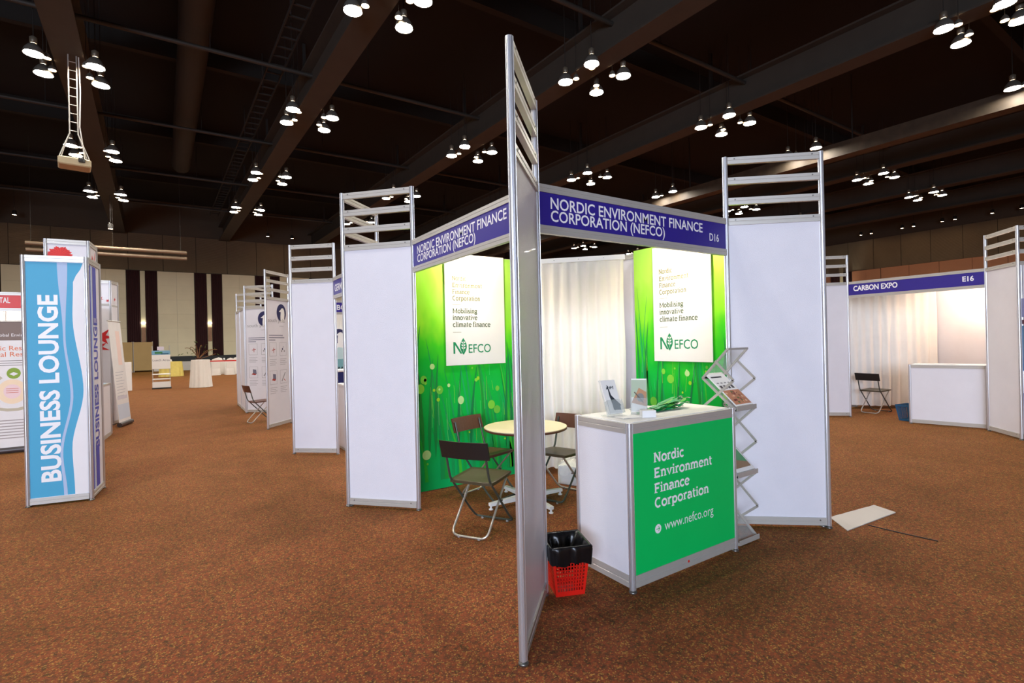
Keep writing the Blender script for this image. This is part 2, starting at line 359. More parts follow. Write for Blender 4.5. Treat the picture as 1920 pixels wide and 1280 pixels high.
# upper ribbed band and lower cream boards, drapes and lit niches (back wall)
xs = [-15.9, -12.0, -7.6, -2.98]; x = -2.10
per = 4.19
ups = [(-15.9, -11.4), (-11.2, -7.2), (-7.0, -3.0), (-2.85, -2.15+2.12), (0.0, 2.05)] 
x = -11.2
cells = []
a = -2.95-per*3
while a < 52:
    cells.append(a); a += per
def wall_band(par, M, Lw, first, z0, z1, nm='wall_panel'):
    a = first
    while a < Lw:
        for q in (0, .5):
            b0 = max(0, a+per*q+.02); b1 = min(Lw, a+per*(q+.5)-.02)
            if b1-b0 > .3:
                mm = MB(M); mm.bbox(b0, b1, -.05, 0, z0, z1, .01); obj(nm, mm, WB, par)
        a += per
Mb = Matrix.Translation((X0, Y1, 0)); wall_band(wb, Mb, X1-X0, -2.95-per*4-X0, 7.4, 10.1)
Mr = Matrix.Translation((X1, Y1, 0)) @ Matrix.Rotation(-pi/2, 4, 'Z'); wall_band(wr, Mr, Y1-Y0, .4, 7.4, 10.1)
def lower_wall(par, M, Lw, first, z0=1.0, only=None, bm=None):
    a = first; bm = bm or WP
    while a < Lw:
        if only is not None and not (only-.5 < a < only+.5):
            for q in (0, per/2):
                for k in range(2):
                    u0, u1 = a+q+.01, min(a+q+per/2-.01, Lw-.02)
                    if u1-u0 > .4 and u0 > 0:
                        mm = MB(M); mm.bbox(u0, u1, -.06, 0, z0+k*3.2, min(z0+k*3.2+3.18, 7.38), .008); obj('wall_board', mm, bm, par)
            a += per; continue
        # drape - niche - drape (1.85 m) then cream boards (2.35 m)
        for i, (q0, q1) in enumerate(((.0, .78), (1.10, 1.80))):
            u0, u1 = a+q0, a+q1
            if u0 > .1 and u1 < Lw-.1:
                mm = MB(M); n = 13; vs = []
                for k in range(n): 
                    xx = u0+(u1-u0)*k/(n-1); yy = -.12-.05*(k % 2)
                    vs += [(xx, yy, z0), (xx, yy, 7.35)]
                mm.add(vs, [(2*k, 2*k+2, 2*k+3, 2*k+1) for k in range(n-1)]); obj('drape', mm, MAROON, par)
        u0, u1 = a+.79, a+1.09
        if u0 > .1 and u1 < Lw-.1:
            mm = MB(M); mm.bbox(u0, u1, -.06, 0, z0, 7.35, .01); f = obj('niche_panel', mm, pm('niche_cream', (222, 212, 176), .7), par)
            mm = MB(M); mm.lathe([(.05,0),(.14,.05),(.14,.09)], ((u0+u1)/2, -.17, 3.45), 12); obj('wall_sconce', mm, SCO, f)
            mm = MB(M); mm.bbox(u0+.02, u1-.02, -.09, -.06, 2.1, 3.2, .01); obj('niche_picture', mm, pm('picture_ochre', (150, 112, 84), .6, 0, .3, 6), f)
        for (q0, q1) in ((1.84, 3.02), (3.026, 4.15)):
            u0, u1 = a+q0, a+q1
            if u1 < Lw and u0 > 0:
                for k in range(6):
                    zz = 7.37-1.06*(k+1)
                    mm = MB(M); mm.bbox(u0, u1, -.07-.006*((k*7+int(a)) % 3), 0, max(z0, zz+.002), zz+1.058, .004); obj('wall_board', mm, bm, par)
        a += per
lower_wall(wb, Mb, X1-X0, -3.07-per*3-X0)
lower_wall(wr, Mr, Y1-Y0, 46-24.1-per*5, 1.0, 46-24.1, pm('ochre_wall_felt', (200, 142, 104), .8, 0, .08, 1.5))
spot('niche_uplight', (52.3, 22.95, 3.4), (52.95, 22.95, 7.4), 400, (1, .9, .7), 50)
m = MB(); m.box(X0, X1, Y1-.09, Y1, .0, 1.0); struct('baseboard_back', m, pm('dark_baseboard', (30, 34, 36), .6))
# beams, pipes, round duct, cable tray, ceiling plant
def shx(x, y): return x-.035*(y-15)
BX = [-9.1, -2.33, 4.2, 10.8, 17.5, 23.75, 30.5, 37.2, 43.9]
BEAM = pm('brown_painted_beam', (64, 58, 50), .8, 0, .15, 2)
for i, bx in enumerate(BX):
    if i == 5: continue
    m = MB(); y0, y1 = -13, 45.7
    for yy0, yy1 in ((y0, y1),):
        h = .36
        for (xa, xb, za, zb) in ((-h, h, 9.95, 10.02), (-.06, .06, 10.02, 11.0), (-h, h, 11.0, 11.06)):
            a, b = shx(bx, yy0), shx(bx, yy1)
            m.add([(a+xa,yy0,za),(a+xb,yy0,za),(b+xb,yy1,za),(b+xa,yy1,za),(a+xa,yy0,zb),(a+xb,yy0,zb),(b+xb,yy1,zb),(b+xa,yy1,zb)],
                  [(0,3,2,1),(4,5,6,7),(0,1,5,4),(1,2,6,5),(2,3,7,6),(3,0,4,7)])
    o = struct('trim_%d' % (i+1), m, BEAM)
    m = MB()
    for k in range(8):
        yy = -10+k*7.4; m.box(shx(bx, yy)-.05, shx(bx, yy)+.05, yy-.05, yy+.05, 11.06, ZC)
    obj('hanger', m, DARKST, o, kind='stuff')
def lowduct():
    m = MB(); y0, y1 = -10, 45; h = .30
    a, b = shx(23.95, y0), shx(23.95, y1)
    m.add([(a-h,y0,9.16),(a+h,y0,9.16),(b+h,y1,9.16),(b-h,y1,9.16),(a-h,y0,9.75),(a+h,y0,9.75),(b+h,y1,9.75),(b-h,y1,9.75)], [(0,3,2,1),(4,5,6,7),(0,1,5,4),(1,2,6,5),(2,3,7,6),(3,0,4,7)])
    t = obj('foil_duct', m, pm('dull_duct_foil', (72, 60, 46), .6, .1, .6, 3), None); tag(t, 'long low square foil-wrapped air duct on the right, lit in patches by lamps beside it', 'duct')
    m = MB()
    for k in range(7): yy = -6+k*8; m.box(shx(23.95, yy)-.02, shx(23.95, yy)+.02, yy-.02, yy+.02, 9.75, ZC)
    obj('hanger', m, DARKST, t, kind='stuff')
lowduct()
PIPE = pm('grey_pipe', (58, 54, 48), .6, .2)
for k, (yy, xa, xb, lb) in enumerate(((18.3, -15, 12, 'nearest'), (25.4, -15, 24, 'second'), (32.6, -15, 40, 'third'), (39.5, -15, 45, 'furthest'), (10.8, 2, 30, 'overhead'))):
    m = MB(); m.tube([(xa, yy, 10.85), (xb, yy, 10.85)], .07, 8); o = obj('cross_pipe', m, PIPE)
    tag(o, '%s thin grey pipe crossing under the dark ceiling between the beams' % lb, 'pipe')
    m = MB()
    for q in range(int((xb-xa)/5)): m.tube([(xa+1+q*5, yy, 10.9), (xa+1+q*5, yy, ZC)], .012, 5)
    obj('hanger_rod', m, DARKST, o, kind='stuff')
m = MB(); m.tube([(.9, -5, 11.6), (.6, 20, 11.6), (.3, 33, 11.6)], .45, 16); o = obj('round_duct', m, pm('dark_duct', (42, 38, 32), .7, 0, .2, 1)); tag(o, 'wide dark round air duct high between the two left beams', 'duct')
m = MB()
for q in range(8): m.box(.5, .56, -3+q*5, -2.94+q*5, 12.0, ZC)
obj('hanger', m, DARKST, o, kind='stuff')
t = thing('cable_tray', 'long dark ladder-like cable tray left of the second beam', 'cable tray', (2.95, 0, .14))
for sx in (0, .5):
    m = MB(); m.prism([(-.02,0),(.02,0),(.02,.1),(-.02,.1)], (sx+.3, 0, 10.9), (sx-.9, 42, 10.9)); obj('side_rail', m, DARKST, t)
m = MB()
for q in range(70): yy = q*.6; m.box(.3-1.2*yy/42, .8-1.2*yy/42, yy, yy+.06, 10.92, 10.96)
obj('rungs', m, DARKST, t, kind='stuff')
m = MB()
for q in range(8): m.box(.35-.12*q, .38-.12*q, 1+q*5, 1.03+q*5, 10.95, ZC)
obj('hanger', m, DARKST, t, kind='stuff')
for k in range(6):      # ribs of the dark roof
    yy = -3+k*8.2; m = MB(); m.box(X0, X1, yy, yy+.25, 11.9, ZC); struct('trim_%d' % (20+k), m, pm('roof_joist', (34, 31, 27), .9, 0, .2, 1))
# ---------------------------------------------------------------- hall lamps
def bell():
    t = thing('bell_lamp', '', 'ceiling lamp', (0,0,0))
    m = MB(); m.lathe([(.225,0),(.222,.05),(.19,.14),(.13,.22),(.075,.27),(.06,.28)], (0,0,0), 20, cap=False); m.lathe([(.21,.02),(.12,.2),(.06,.26)], (0,0,0), 20, cap=False); obj('reflector', m, REFL, t)
    m = MB(); m.disc((0,0,.015), .208, 20); obj('lamp_glass', m, LENS, t)
    m = MB(); m.lathe([(.05,.28),(.085,.30),(.085,.44),(.05,.47)], (0,0,0), 14); obj('ballast_housing', m, pm('cast_housing', (120, 112, 96), .4, .3), t)
    m = MB(); m.tube([(0,0,.46),(0,0,ZC-9.6)], .011, 6); obj('hanging_rod', m, DARKST, t)
    return t
def small():
    t = thing('spot_lamp', '', 'ceiling lamp', (0,0,0))
    m = MB(); m.lathe([(.095,0),(.09,.06),(.05,.13),(.03,.15)], (0,0,0), 14, cap=False); obj('reflector', m, REFL, t)
    m = MB(); m.disc((0,0,.012), .085, 14); obj('lamp_glass', m, LENS2, t)
    m = MB(); m.tube([(0,0,.14),(0,0,ZC-9.66)], .008, 5); obj('hanging_rod', m, DARKST, t)
    return t
BP, SP_ = bell(), small(); firstb, firsts = True, True
RY = [4.3, 11.65, 19.05, 26.6, 33.6]
ordn = ['first', 'second', 'third', 'fourth', 'fifth', 'sixth', 'seventh', 'eighth', 'ninth']
rown = ['nearest', 'second', 'third', 'fourth', 'fifth', 'overhead']
for i, bx in enumerate(BX[:8]):
    for j, ry in enumerate(RY):
        if j == 5 and i > 4: continue
        for (sx, sy, nm) in ((-1,-1,'near left'), (1,-1,'near right'), (-1,1,'far left'), (1,1,'far right')):
            cx, cy = shx(bx, ry), ry
            L1 = 'bell ceiling lamp, %s of four, %s beam from left, %s row' % (nm, ordn[i], rown[j])
            L2 = 'small bulb by %s bell lamp, %s beam from left, %s row' % (nm, ordn[i], rown[j])
            kx = .24 if i == 5 and sx > 0 else 0; pb = (cx+sx*.65+kx, cy+sy*.6, 9.6); ps = (cx+sx*.42+kx, cy+sy*.36, 9.66)
            if firstb: BP.location = pb; BP['label'] = L1; BP['group'] = 'bell lamps under the beams'; SP_.location = ps; SP_['label'] = L2; SP_['group'] = 'small bulbs beside the bell lamps'; firstb = False
            else: dup(BP, pb, label=L1, group='bell lamps under the beams'); dup(SP_, ps, label=L2, group='small bulbs beside the bell lamps')
# little downlights along the wall tops
dl = None
def downlight(p, lab, grp):
    global dl
    if dl is None:
        dl = thing('downlight', lab, 'ceiling lamp', p, 0, grp)
        mm = MB(); mm.lathe([(.12,0),(.12,.25),(.05,.3)], (0,0,0), 12, cap=False); obj('housing', mm, DARKST, dl)
        mm = MB(); mm.disc((0,0,.02), .11, 12); obj('bulb', mm, LENS2, dl)
        mm = MB(); mm.tube([(0,0,.28),(0,0,ZC-10.35)], .012, 5); obj('hanging_rod', mm, DARKST, dl)
    else: dup(dl, p, label=lab, group=grp)
for k, xx in enumerate((-8.6, -3.75, 6.1, 7.9, 9.9)): downlight((xx, 44.4, 10.35), 'small downlight over the left hall wall, %s from left' % ordn[k], 'downlights above the hall walls')
for k, yy in enumerate((8.2, 10.4, 12.0, 14.2, 15.0, 16.9, 17.7, 20.0, 20.8)): downlight((51.4, yy, 10.35), 'small downlight over the right hall wall, %s counting from right' % ordn[k], 'downlights above the hall walls')
# ---------------------------------------------------------------- projector on its ladder truss
t = thing('ceiling_projector', 'pale projector hanging on a ladder truss under the left beam', 'projector', (-2.37, 18.8, 6.75), radians(8))
m = MB(); m.bbox(-.36, .36, -.3, .3, 0, .22, .03); obj('projector_body', m, pm('cream_casing', (196, 178, 140), .5), t)
m = MB(); m.lathe([(.07,0),(.08,.08),(.06,.1)], (.15,-.34,.1), 12); obj('lens_barrel', m, BLACKP, t)
for sx in (-.09, .09):
    m = MB(); m.tube([(sx, 0, .95), (sx, 0, 3.2)], .018, 6); obj('truss_rail', m, RAIL, t)
for k in range(9): m = MB(); m.tube([(-.09, 0, 1.05+k*.245), (.09, 0, 1.05+k*.245)], .012, 5); obj('rung', m, RAIL, t)
m = MB()
for sx in (-1, 1):
    for sy in (-1, 1): m.tube([(sx*.09, 0, .98), (sx*.32, sy*.25, .22)], .014, 5)
obj('bracket', m, RAIL, t)
m = MB(); m.tube([(.14,.03,3.2),(.16,.03,2.2),(.13,.03,1.2),(.2,.05,.6),(.24,.1,.2)], .016, 5); obj('cable', m, CLOTH, t)
# suspended pair of pipes before the left wall
t = thing('lighting_truss', 'twin horizontal pipes hung on thin wires before the left hall wall', 'truss', (-3, 35, 0))
for (z, yy) in ((7.12, 0), (6.80, .1)):
    m = MB(); m.tube([(-3.4, yy, z), (3.5, yy, z)], .1, 10); obj('pipe', m, pm('warm_grey_pipe', (150, 128, 104), .45, .3), t)
for xx in (-3.2, 0.1, 3.2):
    m = MB(); m.tube([(xx, .05, 6.85), (xx, .05, ZC)], .008, 5); obj('hanging_wire', m, PIPE, t)
downlight((-2.95, 34.7, 8.1), 'small lamp over the twin suspended pipes', 'downlights above the hall walls')
# ---------------------------------------------------------------- booth D16
A, C0, C2, D, B, C1 = (1.349,2.019), (1.831,2.487), (3.745,2.489), (4.301,2.015), (1.336,4.953), (1.831,4.425)
tower(A, C0, 'narrow white panel seen almost edge-on with tall louvers, nearest the camera')
tower(C2, D, 'tall white panel with louvered top right of the green-walled booth')
tower(B, C1, 'tall white panel with louvered top left of the green-walled booth')
tB, M, L = tower((1.345,4.985), (1.83,5.43), 'louvered panel behind the tall white panel left of the green booth')
def fas_text(mb, L, y):
    text(mb, 'NORDIC ENVIRONMENT FINANCE', .105, 1.595, 2.3575, .069, y, LETTER, .014)
    text(mb, 'CORPORATION (NEFCO)', .105, 1.155, 2.2805, .067, y, LETTER, .014)
tf, M, L = fascia((1.831,2.489), C2, 'blue overhead booth sign with white lettering and number D16'); 
lettering(tf, M, lambda mb: fas_text(mb, L, -.0095)); lettering(tf, M, lambda mb: text(mb, 'D16', 1.68, 1.80, 2.302, .058, -.0095, LETTER, .012), 'booth_number')
tf, M, L = fascia(C1, (1.831,2.489), 'blue overhead booth sign on the left side running to the near panel')
lettering(tf, M, lambda mb: (text(mb, 'NORDIC ENVIRONMENT FINANCE', .12, 1.62, 2.3555, .069, -.0095, LETTER, .014), text(mb, 'CORPORATION (NEFCO)', .12, 1.195, 2.2785, .067, -.0095, LETTER, .014)))
# green picture walls
def grass(mb, L, H, y, seed):
    rd = random.Random(seed)
    pal = [(0,164,84),(0,172,66),(0,156,76),(24,184,50),(0,172,96),(60,196,50),(8,166,60)]
    for k in range(40):
        x = rd.uniform(.03, L-.03); h = rd.uniform(.5, 1.35) if k > 7 else rd.uniform(1.4, 1.8)
        if k < 2: x = .04+.10*k; h = 1.9+.1*k; ln = rd.uniform(-.16, .16); wd = rd.uniform(.014, .045)
        pts = []; ws = []
        for q in range(9):
            u = q/8; xx = x+ln*u*u; pts.append((min(max(xx, .03), L-.03), .1+h*u)); ws.append(max(.002, wd*(1-u)**.7))
        mb.strip(pts, ws, y-.0002*(k % 9+1), prt(pal[k % 7]))
    for k in range(15):
        x = [.06,.10,L-.06,L-.14,L-.22,.2,.27,L*.5,L*.62,.34,L-.3,.15,L-.1,L*.4,L-.18][k]; h = [1.75,1.6,1.45,1.3,1.38,1.35,1.2,1.1,1.2,1.25,1.2,1.45,1.5,1.1,1.15][k]; ln = [-.05,.09,.05,-.1,-.04,-.08,.06,.1,-.08,.05,.04,.02,-.03,.05,.08][k]
        pts = []; ws = []
        for q in range(11): u = q/10; pts.append((min(max(x+ln*u*u, .012), L-.012), .35+h*u*.86)); ws.append(max(.002, .044*min(1, u*4+.1)*(1-u)**.6))
        mb.strip(pts, ws, y-.0021-.0001*(k % 3), prt([(0,142,62),(0,128,66),(16,150,52)][k % 3]))
    for k in range(26):
        x = rd.uniform(.04, L-.04); z = rd.uniform(.45, 1.2); h = rd.uniform(.1, .4); mb.strip([(x, z), (x+rd.uniform(-.02,.02), z+h)], [.004, .002], y-.0024, prt([(120,214,120),(150,220,70),(70,200,120)][k % 3]))
    for k in range(26):
        r = rd.choice([.012,.012,.016,.02,.03,.045,.05]); x = rd.uniform(.07, L-.07); z = rd.choice([rd.uniform(.25, .8), rd.uniform(.7, 1.3), rd.uniform(.8, 1.25)])
        mb.ell(x, z, r*rd.uniform(.8,1), r, y-.0028-.0001*(k % 5), prt([(130,214,60),(110,200,60),(190,232,150),(160,216,30)][k % 4]), 20)
def mead(p0, p1, H0, H1, label, seed, MM, crop0=0):
    t = thing('picture_wall_covering', label, 'picture wall', (p0[0], p0[1], 0)); M, L = fm(p0, p1, p0)
    m = MB(M); m.box(0, L, -.006, .0, H0, H1); obj('backing', m, MM, t)
    m = MB(M); grass(m, L, H1, -.0065, seed); obj('grass_print', m, None, t)
    return t, M, L
booth_wall((4.285,4.953), (1.36,4.953), 'white back wall behind the left green picture of the booth')
booth_wall((4.301,4.93), (4.301,2.06), 'white side wall behind the right green picture of the booth')
mead((1.90,4.925), (3.42,4.925), .01, 2.49, 'green meadow picture covering the left wall behind the folding chairs', 3, meadow_mat('meadow_print_left', 1.3))
mead((4.272,3.985), (4.272,2.62), .01, 2.52, 'green meadow picture covering the right wall behind the counter', 11, meadow_mat('meadow_print_right', 4.1))
OL = prt((108,112,60)); LG = prt((0,138,86))
def leaflogo(mb, x, z, s, y):
    h = .085*s   # letter height
    mb.rect(x, x+.014*s, z, z+h, y, LG); mb.poly([(x, z+h), (x+.016*s, z+h), (x+.072*s, z), (x+.056*s, z)], y-.0001, LG)
    cx, cz = x+.082*s, z+.052*s; n = 10
    lf = [(cx+.028*s*sin(pi*k/n), cz-.062*s+.124*s*k/n) for k in range(n+1)]+[(cx-.028*s*sin(pi*k/n), cz+.062*s-.124*s*k/n) for k in range(1, n)]
    mb.poly(lf, y-.0002, LG)
    for q in (-1, 1):
        for k in range(3):
            zz = cz-.02*s+k*.02*s; mb.poly([(cx+q*.004*s, zz), (cx+q*.016*s, zz+.008*s), (cx+q*.014*s, zz+.018*s), (cx+q*.004*s, zz+.012*s)], y-.0004, WHITE)
    mb.rect(cx-.001*s, cx+.001*s, cz-.04*s, cz+.04*s, y-.0004, WHITE)
    text(mb, 'EFCO', x+.125*s, x+.315*s, z+.004*s, .062*s, y-.0003, LG, .006)
def hang(p0, p1, z0, z1, label, rows):
    t = thing('hanging_poster', label, 'poster', (p0[0], p0[1], 0)); M, L = fm(p0, p1, p0)
    m = MB(M); m.bbox(0, L, -.01, 0, z0, z1, .002); obj('poster_board', m, WHITE, t)
    def fn(mb):
        y = -.011
        slab(mb, 'Nordic', .085, .255, 2.215, .048, y, OL, 1.1); slab(mb, 'Environment', .085, .455, 2.140, .048, y, OL, 1.1)
        slab(mb, 'Finance', .085, .295, 2.07, .048, y, OL, 1.1); slab(mb, 'Corporation', .085, .425, 2.0, .048, y, OL, 1.1)
        mb.rect(.085, .185, 1.955, 1.958, y, OL)
        slab(mb, 'Mobilising', .085, .385, 1.862, .050, y, prt((70,90,58)), 1.2); slab(mb, 'innovative', .085, .385, 1.79, .050, y, prt((70,90,58)), 1.2)
        slab(mb, 'climate finance', .085, .55, 1.715, .050, y, prt((70,90,58)), 1.2); mb.rect(.085, .185, 1.655, 1.658, y, OL)
        leaflogo(mb, .085, 1.425, 1.48, y)
    lettering(t, M, fn, 'poster_print')
    return t
hang((2.375,4.905), (3.12,4.905), 1.30, 2.50, 'white poster with green logo hanging on the left green wall', 0)
hang((4.252,3.70), (4.252,2.99), 1.30, 2.50, 'white poster with green logo hanging on the right green wall', 0)
# curtains
def curtain(p0, p1, z0, z1, label, folds, seed, amp=.03):
    rd = random.Random(seed); M, L = fm(p0, p1, p0); t = thing('curtain', label, 'curtain', (p0[0], p0[1], 0))
    nx, nz = folds*8, 22; vs = []; fs = []; ph = [rd.uniform(0, 6) for _ in range(5)]
    for i in range(nz+1):
        z = z1+(z0-z1)*i/nz
        for j in range(nx+1):
            u = j/nx; a = amp*(.45+.55*i/nz)
            y = a*sin(u*folds*2*pi+ph[0]+.9*sin(u*7+ph[1]))+a*.5*sin(u*folds*.9*pi*2+ph[2]+i*.04)+a*.25*sin(u*folds*4.3*pi+ph[3])
            vs.append((L*u+.006*sin(i*.5+j*.3), y, z+(.012*sin(u*9+ph[4]) if i == nz else 0)))
    for i in range(nz):
        for j in range(nx): a = i*(nx+1)+j; fs.append((a, a+nx+1, a+nx+2, a+1))
    m = MB(M); m.add(vs, fs, True); obj('drape', m, CLOTH, t)
    m = MB(M); m.box(-.02, L+.02, -.02, .02, z1-.02, z1+.035); rr = obj('curtain_rail', m, WHITE, t)
    m = MB(M)
    for k in range(int(L/.3)+1): m.tube([(.08+k*.28, -.021, z1+.01), (.08+k*.28, -.024, z1+.01)], .006, 6)
    obj('screw', m, SCREW, rr)
curtain((3.40,4.89), (4.19,4.07), .06, 2.455, 'white pleated curtain closing the back corner of the green booth', 9, 2)
# booth spotlights (arm lamps)
def armspot(base, head, aim, label, power, lc=(1, .80, .56)):
    t = thing('arm_spotlight', label, 'spotlight', base); bx_, by_, bz = base
    h = Vector(head)-Vector(base); a = Vector(aim)-Vector(head); a.normalize()
    m = MB(); m.tube([(0,0,0),(0,0,.05),tuple(h*.5+Vector((0,0,.04))),tuple(h)], .008, 6); obj('arm', m, RAIL, t)
    m = MB(); m.box(-.025, .025, -.025, .025, -.04, .02); obj('clamp', m, RAIL, t)
    p = h; m = MB(); m.prism([(-.05,-.035),(.05,-.035),(.05,.035),(-.05,.035)], tuple(p-a*.07), tuple(p)); obj('lamp_head', m, WHITE, t)
    u = a.cross(Vector((0,0,1))).normalized(); v = u.cross(a); q = p+a*.002
    m = MB(); m.add([tuple(q+u*sx*.042+v*sz*.028) for sx, sz in ((-1,-1),(1,-1),(1,1),(-1,1))], [(0,1,2,3)]); obj('lamp_glass', m, HALO, t)
    s = spot('halogen', tuple(Vector(head)+a*.012), aim, power, lc, 172, .6, .03); s.parent = t; s.location = tuple(p+a*.012)
    return t
armspot((2.62,4.953,2.51), (2.62,4.50,2.56), (2.62,4.98,1.75), 'small clamp-on spotlight over the left white poster', 52)
armspot((4.30,3.22,2.51), (3.86,3.22,2.54), (4.36,3.22,1.75), 'small clamp-on spotlight over the right white poster', 52)
# counter
K = thing('reception_counter', 'white and green booth counter with printed name and web address on its front', 'counter', (2.277,2.194,0))
cw, cd, ch = 1.043, .475, 1.03; I = Matrix()
for (x, y) in ((0,0),(cw,0),(0,cd),(cw,cd)):
    p = obj('post', post_mb(I, x, y, ch), ALU, K); obj('foot', foot_mb(I, x, y), SCREW, p)
for (p0, p1, mt, nm) in (((0,0),(cw,0),GREEN,'front_panel'), ((0,cd),(0,0),PANEL,'side_panel'), ((cw,0),(cw,cd),PANEL,'side_panel')):
    M, L = fm(p0, p1); m = MB(M); m.box(.018, L-.018, -.012, -.002, .10, ch-.05); obj(nm, m, mt, K, label='plain green panel with white lettering' if mt is GREEN else None)
    obj('bottom_rail', rail_mb(M, L, .03, .105), RAIL, K); obj('top_rail', rail_mb(M, L, ch-.065, ch-.004), RAIL, K)
m = MB(); m.box(.012, cw-.012, .012, cd-.012, ch-.012, ch); obj('counter_top', m, WHITE, K)
m = MB(); m.box(.05, cw-.05, .1, cd, .5, .52); obj('shelf', m, WHITE, K)
def fn(mb):
    y = -.0135
    slab(mb, 'Nordic', .193, .483, .765, .060, y, LETTER, 1.45); slab(mb, 'Environment', .193, .778, .668, .060, y, LETTER, 1.45)
    slab(mb, 'Finance', .193, .533, .572, .060, y, LETTER, 1.45); slab(mb, 'Corporation', .193, .733, .480, .060, y, LETTER, 1.45)
    text(mb, 'www.nefco.org', .283, .783, .322, .062, y, LETTER, -.004)
    mb.ell(.222, .345, .029, .029, y, LETTER, 24); mb.rect(.205, .236, .3425, .3475, y-.0004, GREEN); mb.strip([(.224,.359),(.238,.345),(.224,.331)], .005, y-.0004, GREEN)
lettering(K, I, fn)
m = MB(); m.box(.50, .512, -.0185, -.016, .062, .076); obj('red_sticker', m, RED, K)
# ---------------------------------------------------------------- things on the counter
ct = 1.031
def holder(loc, rz, w_, h_, label, pfn, body):
    t = thing('leaflet_holder', label, 'leaflet holder', loc, rz)
    tilt = Matrix.Rotation(-.36, 4, 'X')
    m = MB(tilt); m.box(-w_/2, w_/2, .0, .003, 0.0, h_); obj('back_plate', m, ACR, t)
    m = MB(tilt); m.box(-w_/2, w_/2, -.034, -.031, 0.012, h_*.42); m.box(-w_/2, -w_/2+.003, -.034, 0, .012, h_*.4); m.box(w_/2-.003, w_/2, -.034, 0, .012, h_*.4); obj('front_pocket', m, ACR, t)
    m = MB(); m.box(-w_/2, w_/2, -.05, .07, 0, .003); obj('base_plate', m, ACR, t)
    l = thing('leaflet', body, 'leaflet', loc, rz)
    m = MB(tilt); m.box(-w_/2+.006, w_/2-.006, -.016, -.003, .012, h_*.98); obj('sheet', m, WHITE, l)
    m = MB(tilt); pfn(m, w_, h_); obj('leaflet_print', m, None, l)
def ink(mb, w_, h_):
    k = prt((44,52,60)); y = -.017
    mb.strip([(-.02,h_*.84),(-.014,h_*.7),(-.012,h_*.55),(.004,h_*.4),(.03,h_*.2)], [.005,.010,.016,.04,.07], y, k)
    mb.poly([(-.012,h_*.16),(.05,h_*.14),(.052,h_*.25),(.03,h_*.36),(.004,h_*.42),(-.012,h_*.3)], y-.0003, prt((58,74,84)))
    for q in range(9): mb.strip([(-.03+.007*q, h_*(.72+.015*(q % 4))), (-.026+.007*q, h_*(.78+.015*(q % 3)))], .005, y-.0005, k)
def pic(mb, w_, h_):
    y = -.017; mb.rect(-w_/2+.006, w_/2-.006, h_*.45, h_*.95, y, prt((168,184,160))); mb.poly([(-w_/2+.006,h_*.3),(w_/2-.006,h_*.2),(w_/2-.006,h_*.6),(0,h_*.72)], y-.0003, prt((178,132,96)))
    mb.ell(.01, h_*.45, .024, .03, y-.0006, prt((120,122,120))); mb.strip([(-.03,h_*.6),(.03,h_*.3)], .008, y-.0008, prt((96,84,70)))
holder((2.425,2.46,ct), radians(-4), .13, .25, 'clear acrylic leaflet holder with black ink drawing, left on the counter', ink, 'white leaflet with a dark brush drawing standing at the counter left')
holder((2.60,2.41,ct), radians(-48), .112, .25, 'clear acrylic leaflet holder turned sideways in the middle of the counter', pic, 'pale picture leaflet in the turned holder on the counter')
def sheet(nm, label, loc, rz, w_, d_, h_, mat=WHITE, cat='paper'):
    m = MB(); n = 6; vs = []
    for i in range(n+1):
        for z in (0, h_): vs += [(-w_/2+w_*i/n, -d_/2, z+.0015*sin(i*1.3)+.0015), (-w_/2+w_*i/n, d_/2, z+.0015*sin(i*1.3+1)+.0015)]
    fs = []
    for i in range(n):
        a = 4*i; fs += [(a, a+1, a+5, a+4), (a+2, a+6, a+7, a+3), (a, a+4, a+6, a+2), (a+1, a+3, a+7, a+5)]
    fs += [(0,2,3,1), (4*n,4*n+1,4*n+3,4*n+2)]
    m.add(vs, fs); o = obj(nm, m, mat); o.location = loc; o.rotation_euler = (0,0,rz); return tag(o, label, cat)
m = MB(); m.box(-.045,.045,-.03,.03,0,.045); m.mat(prt((200,120,110)))
m.rect(-.02,.02,.012,.018,-.0305); o = obj('card_box', m, None); o.data.materials[0] = WHITE; o.location = (2.55,2.29,ct); o.rotation_euler = (0,0,radians(-30)); tag(o, 'small white business card box beside the turned leaflet holder', 'box')
sheet('paper_sheet', 'white sheet of paper under the two leaflet holders', (2.45,2.36,ct), radians(-10), .16, .10, .002)
sheet('paper_pad', 'white paper stack left of the green lanyards', (2.83,2.56,ct), radians(12), .22, .15, .006)
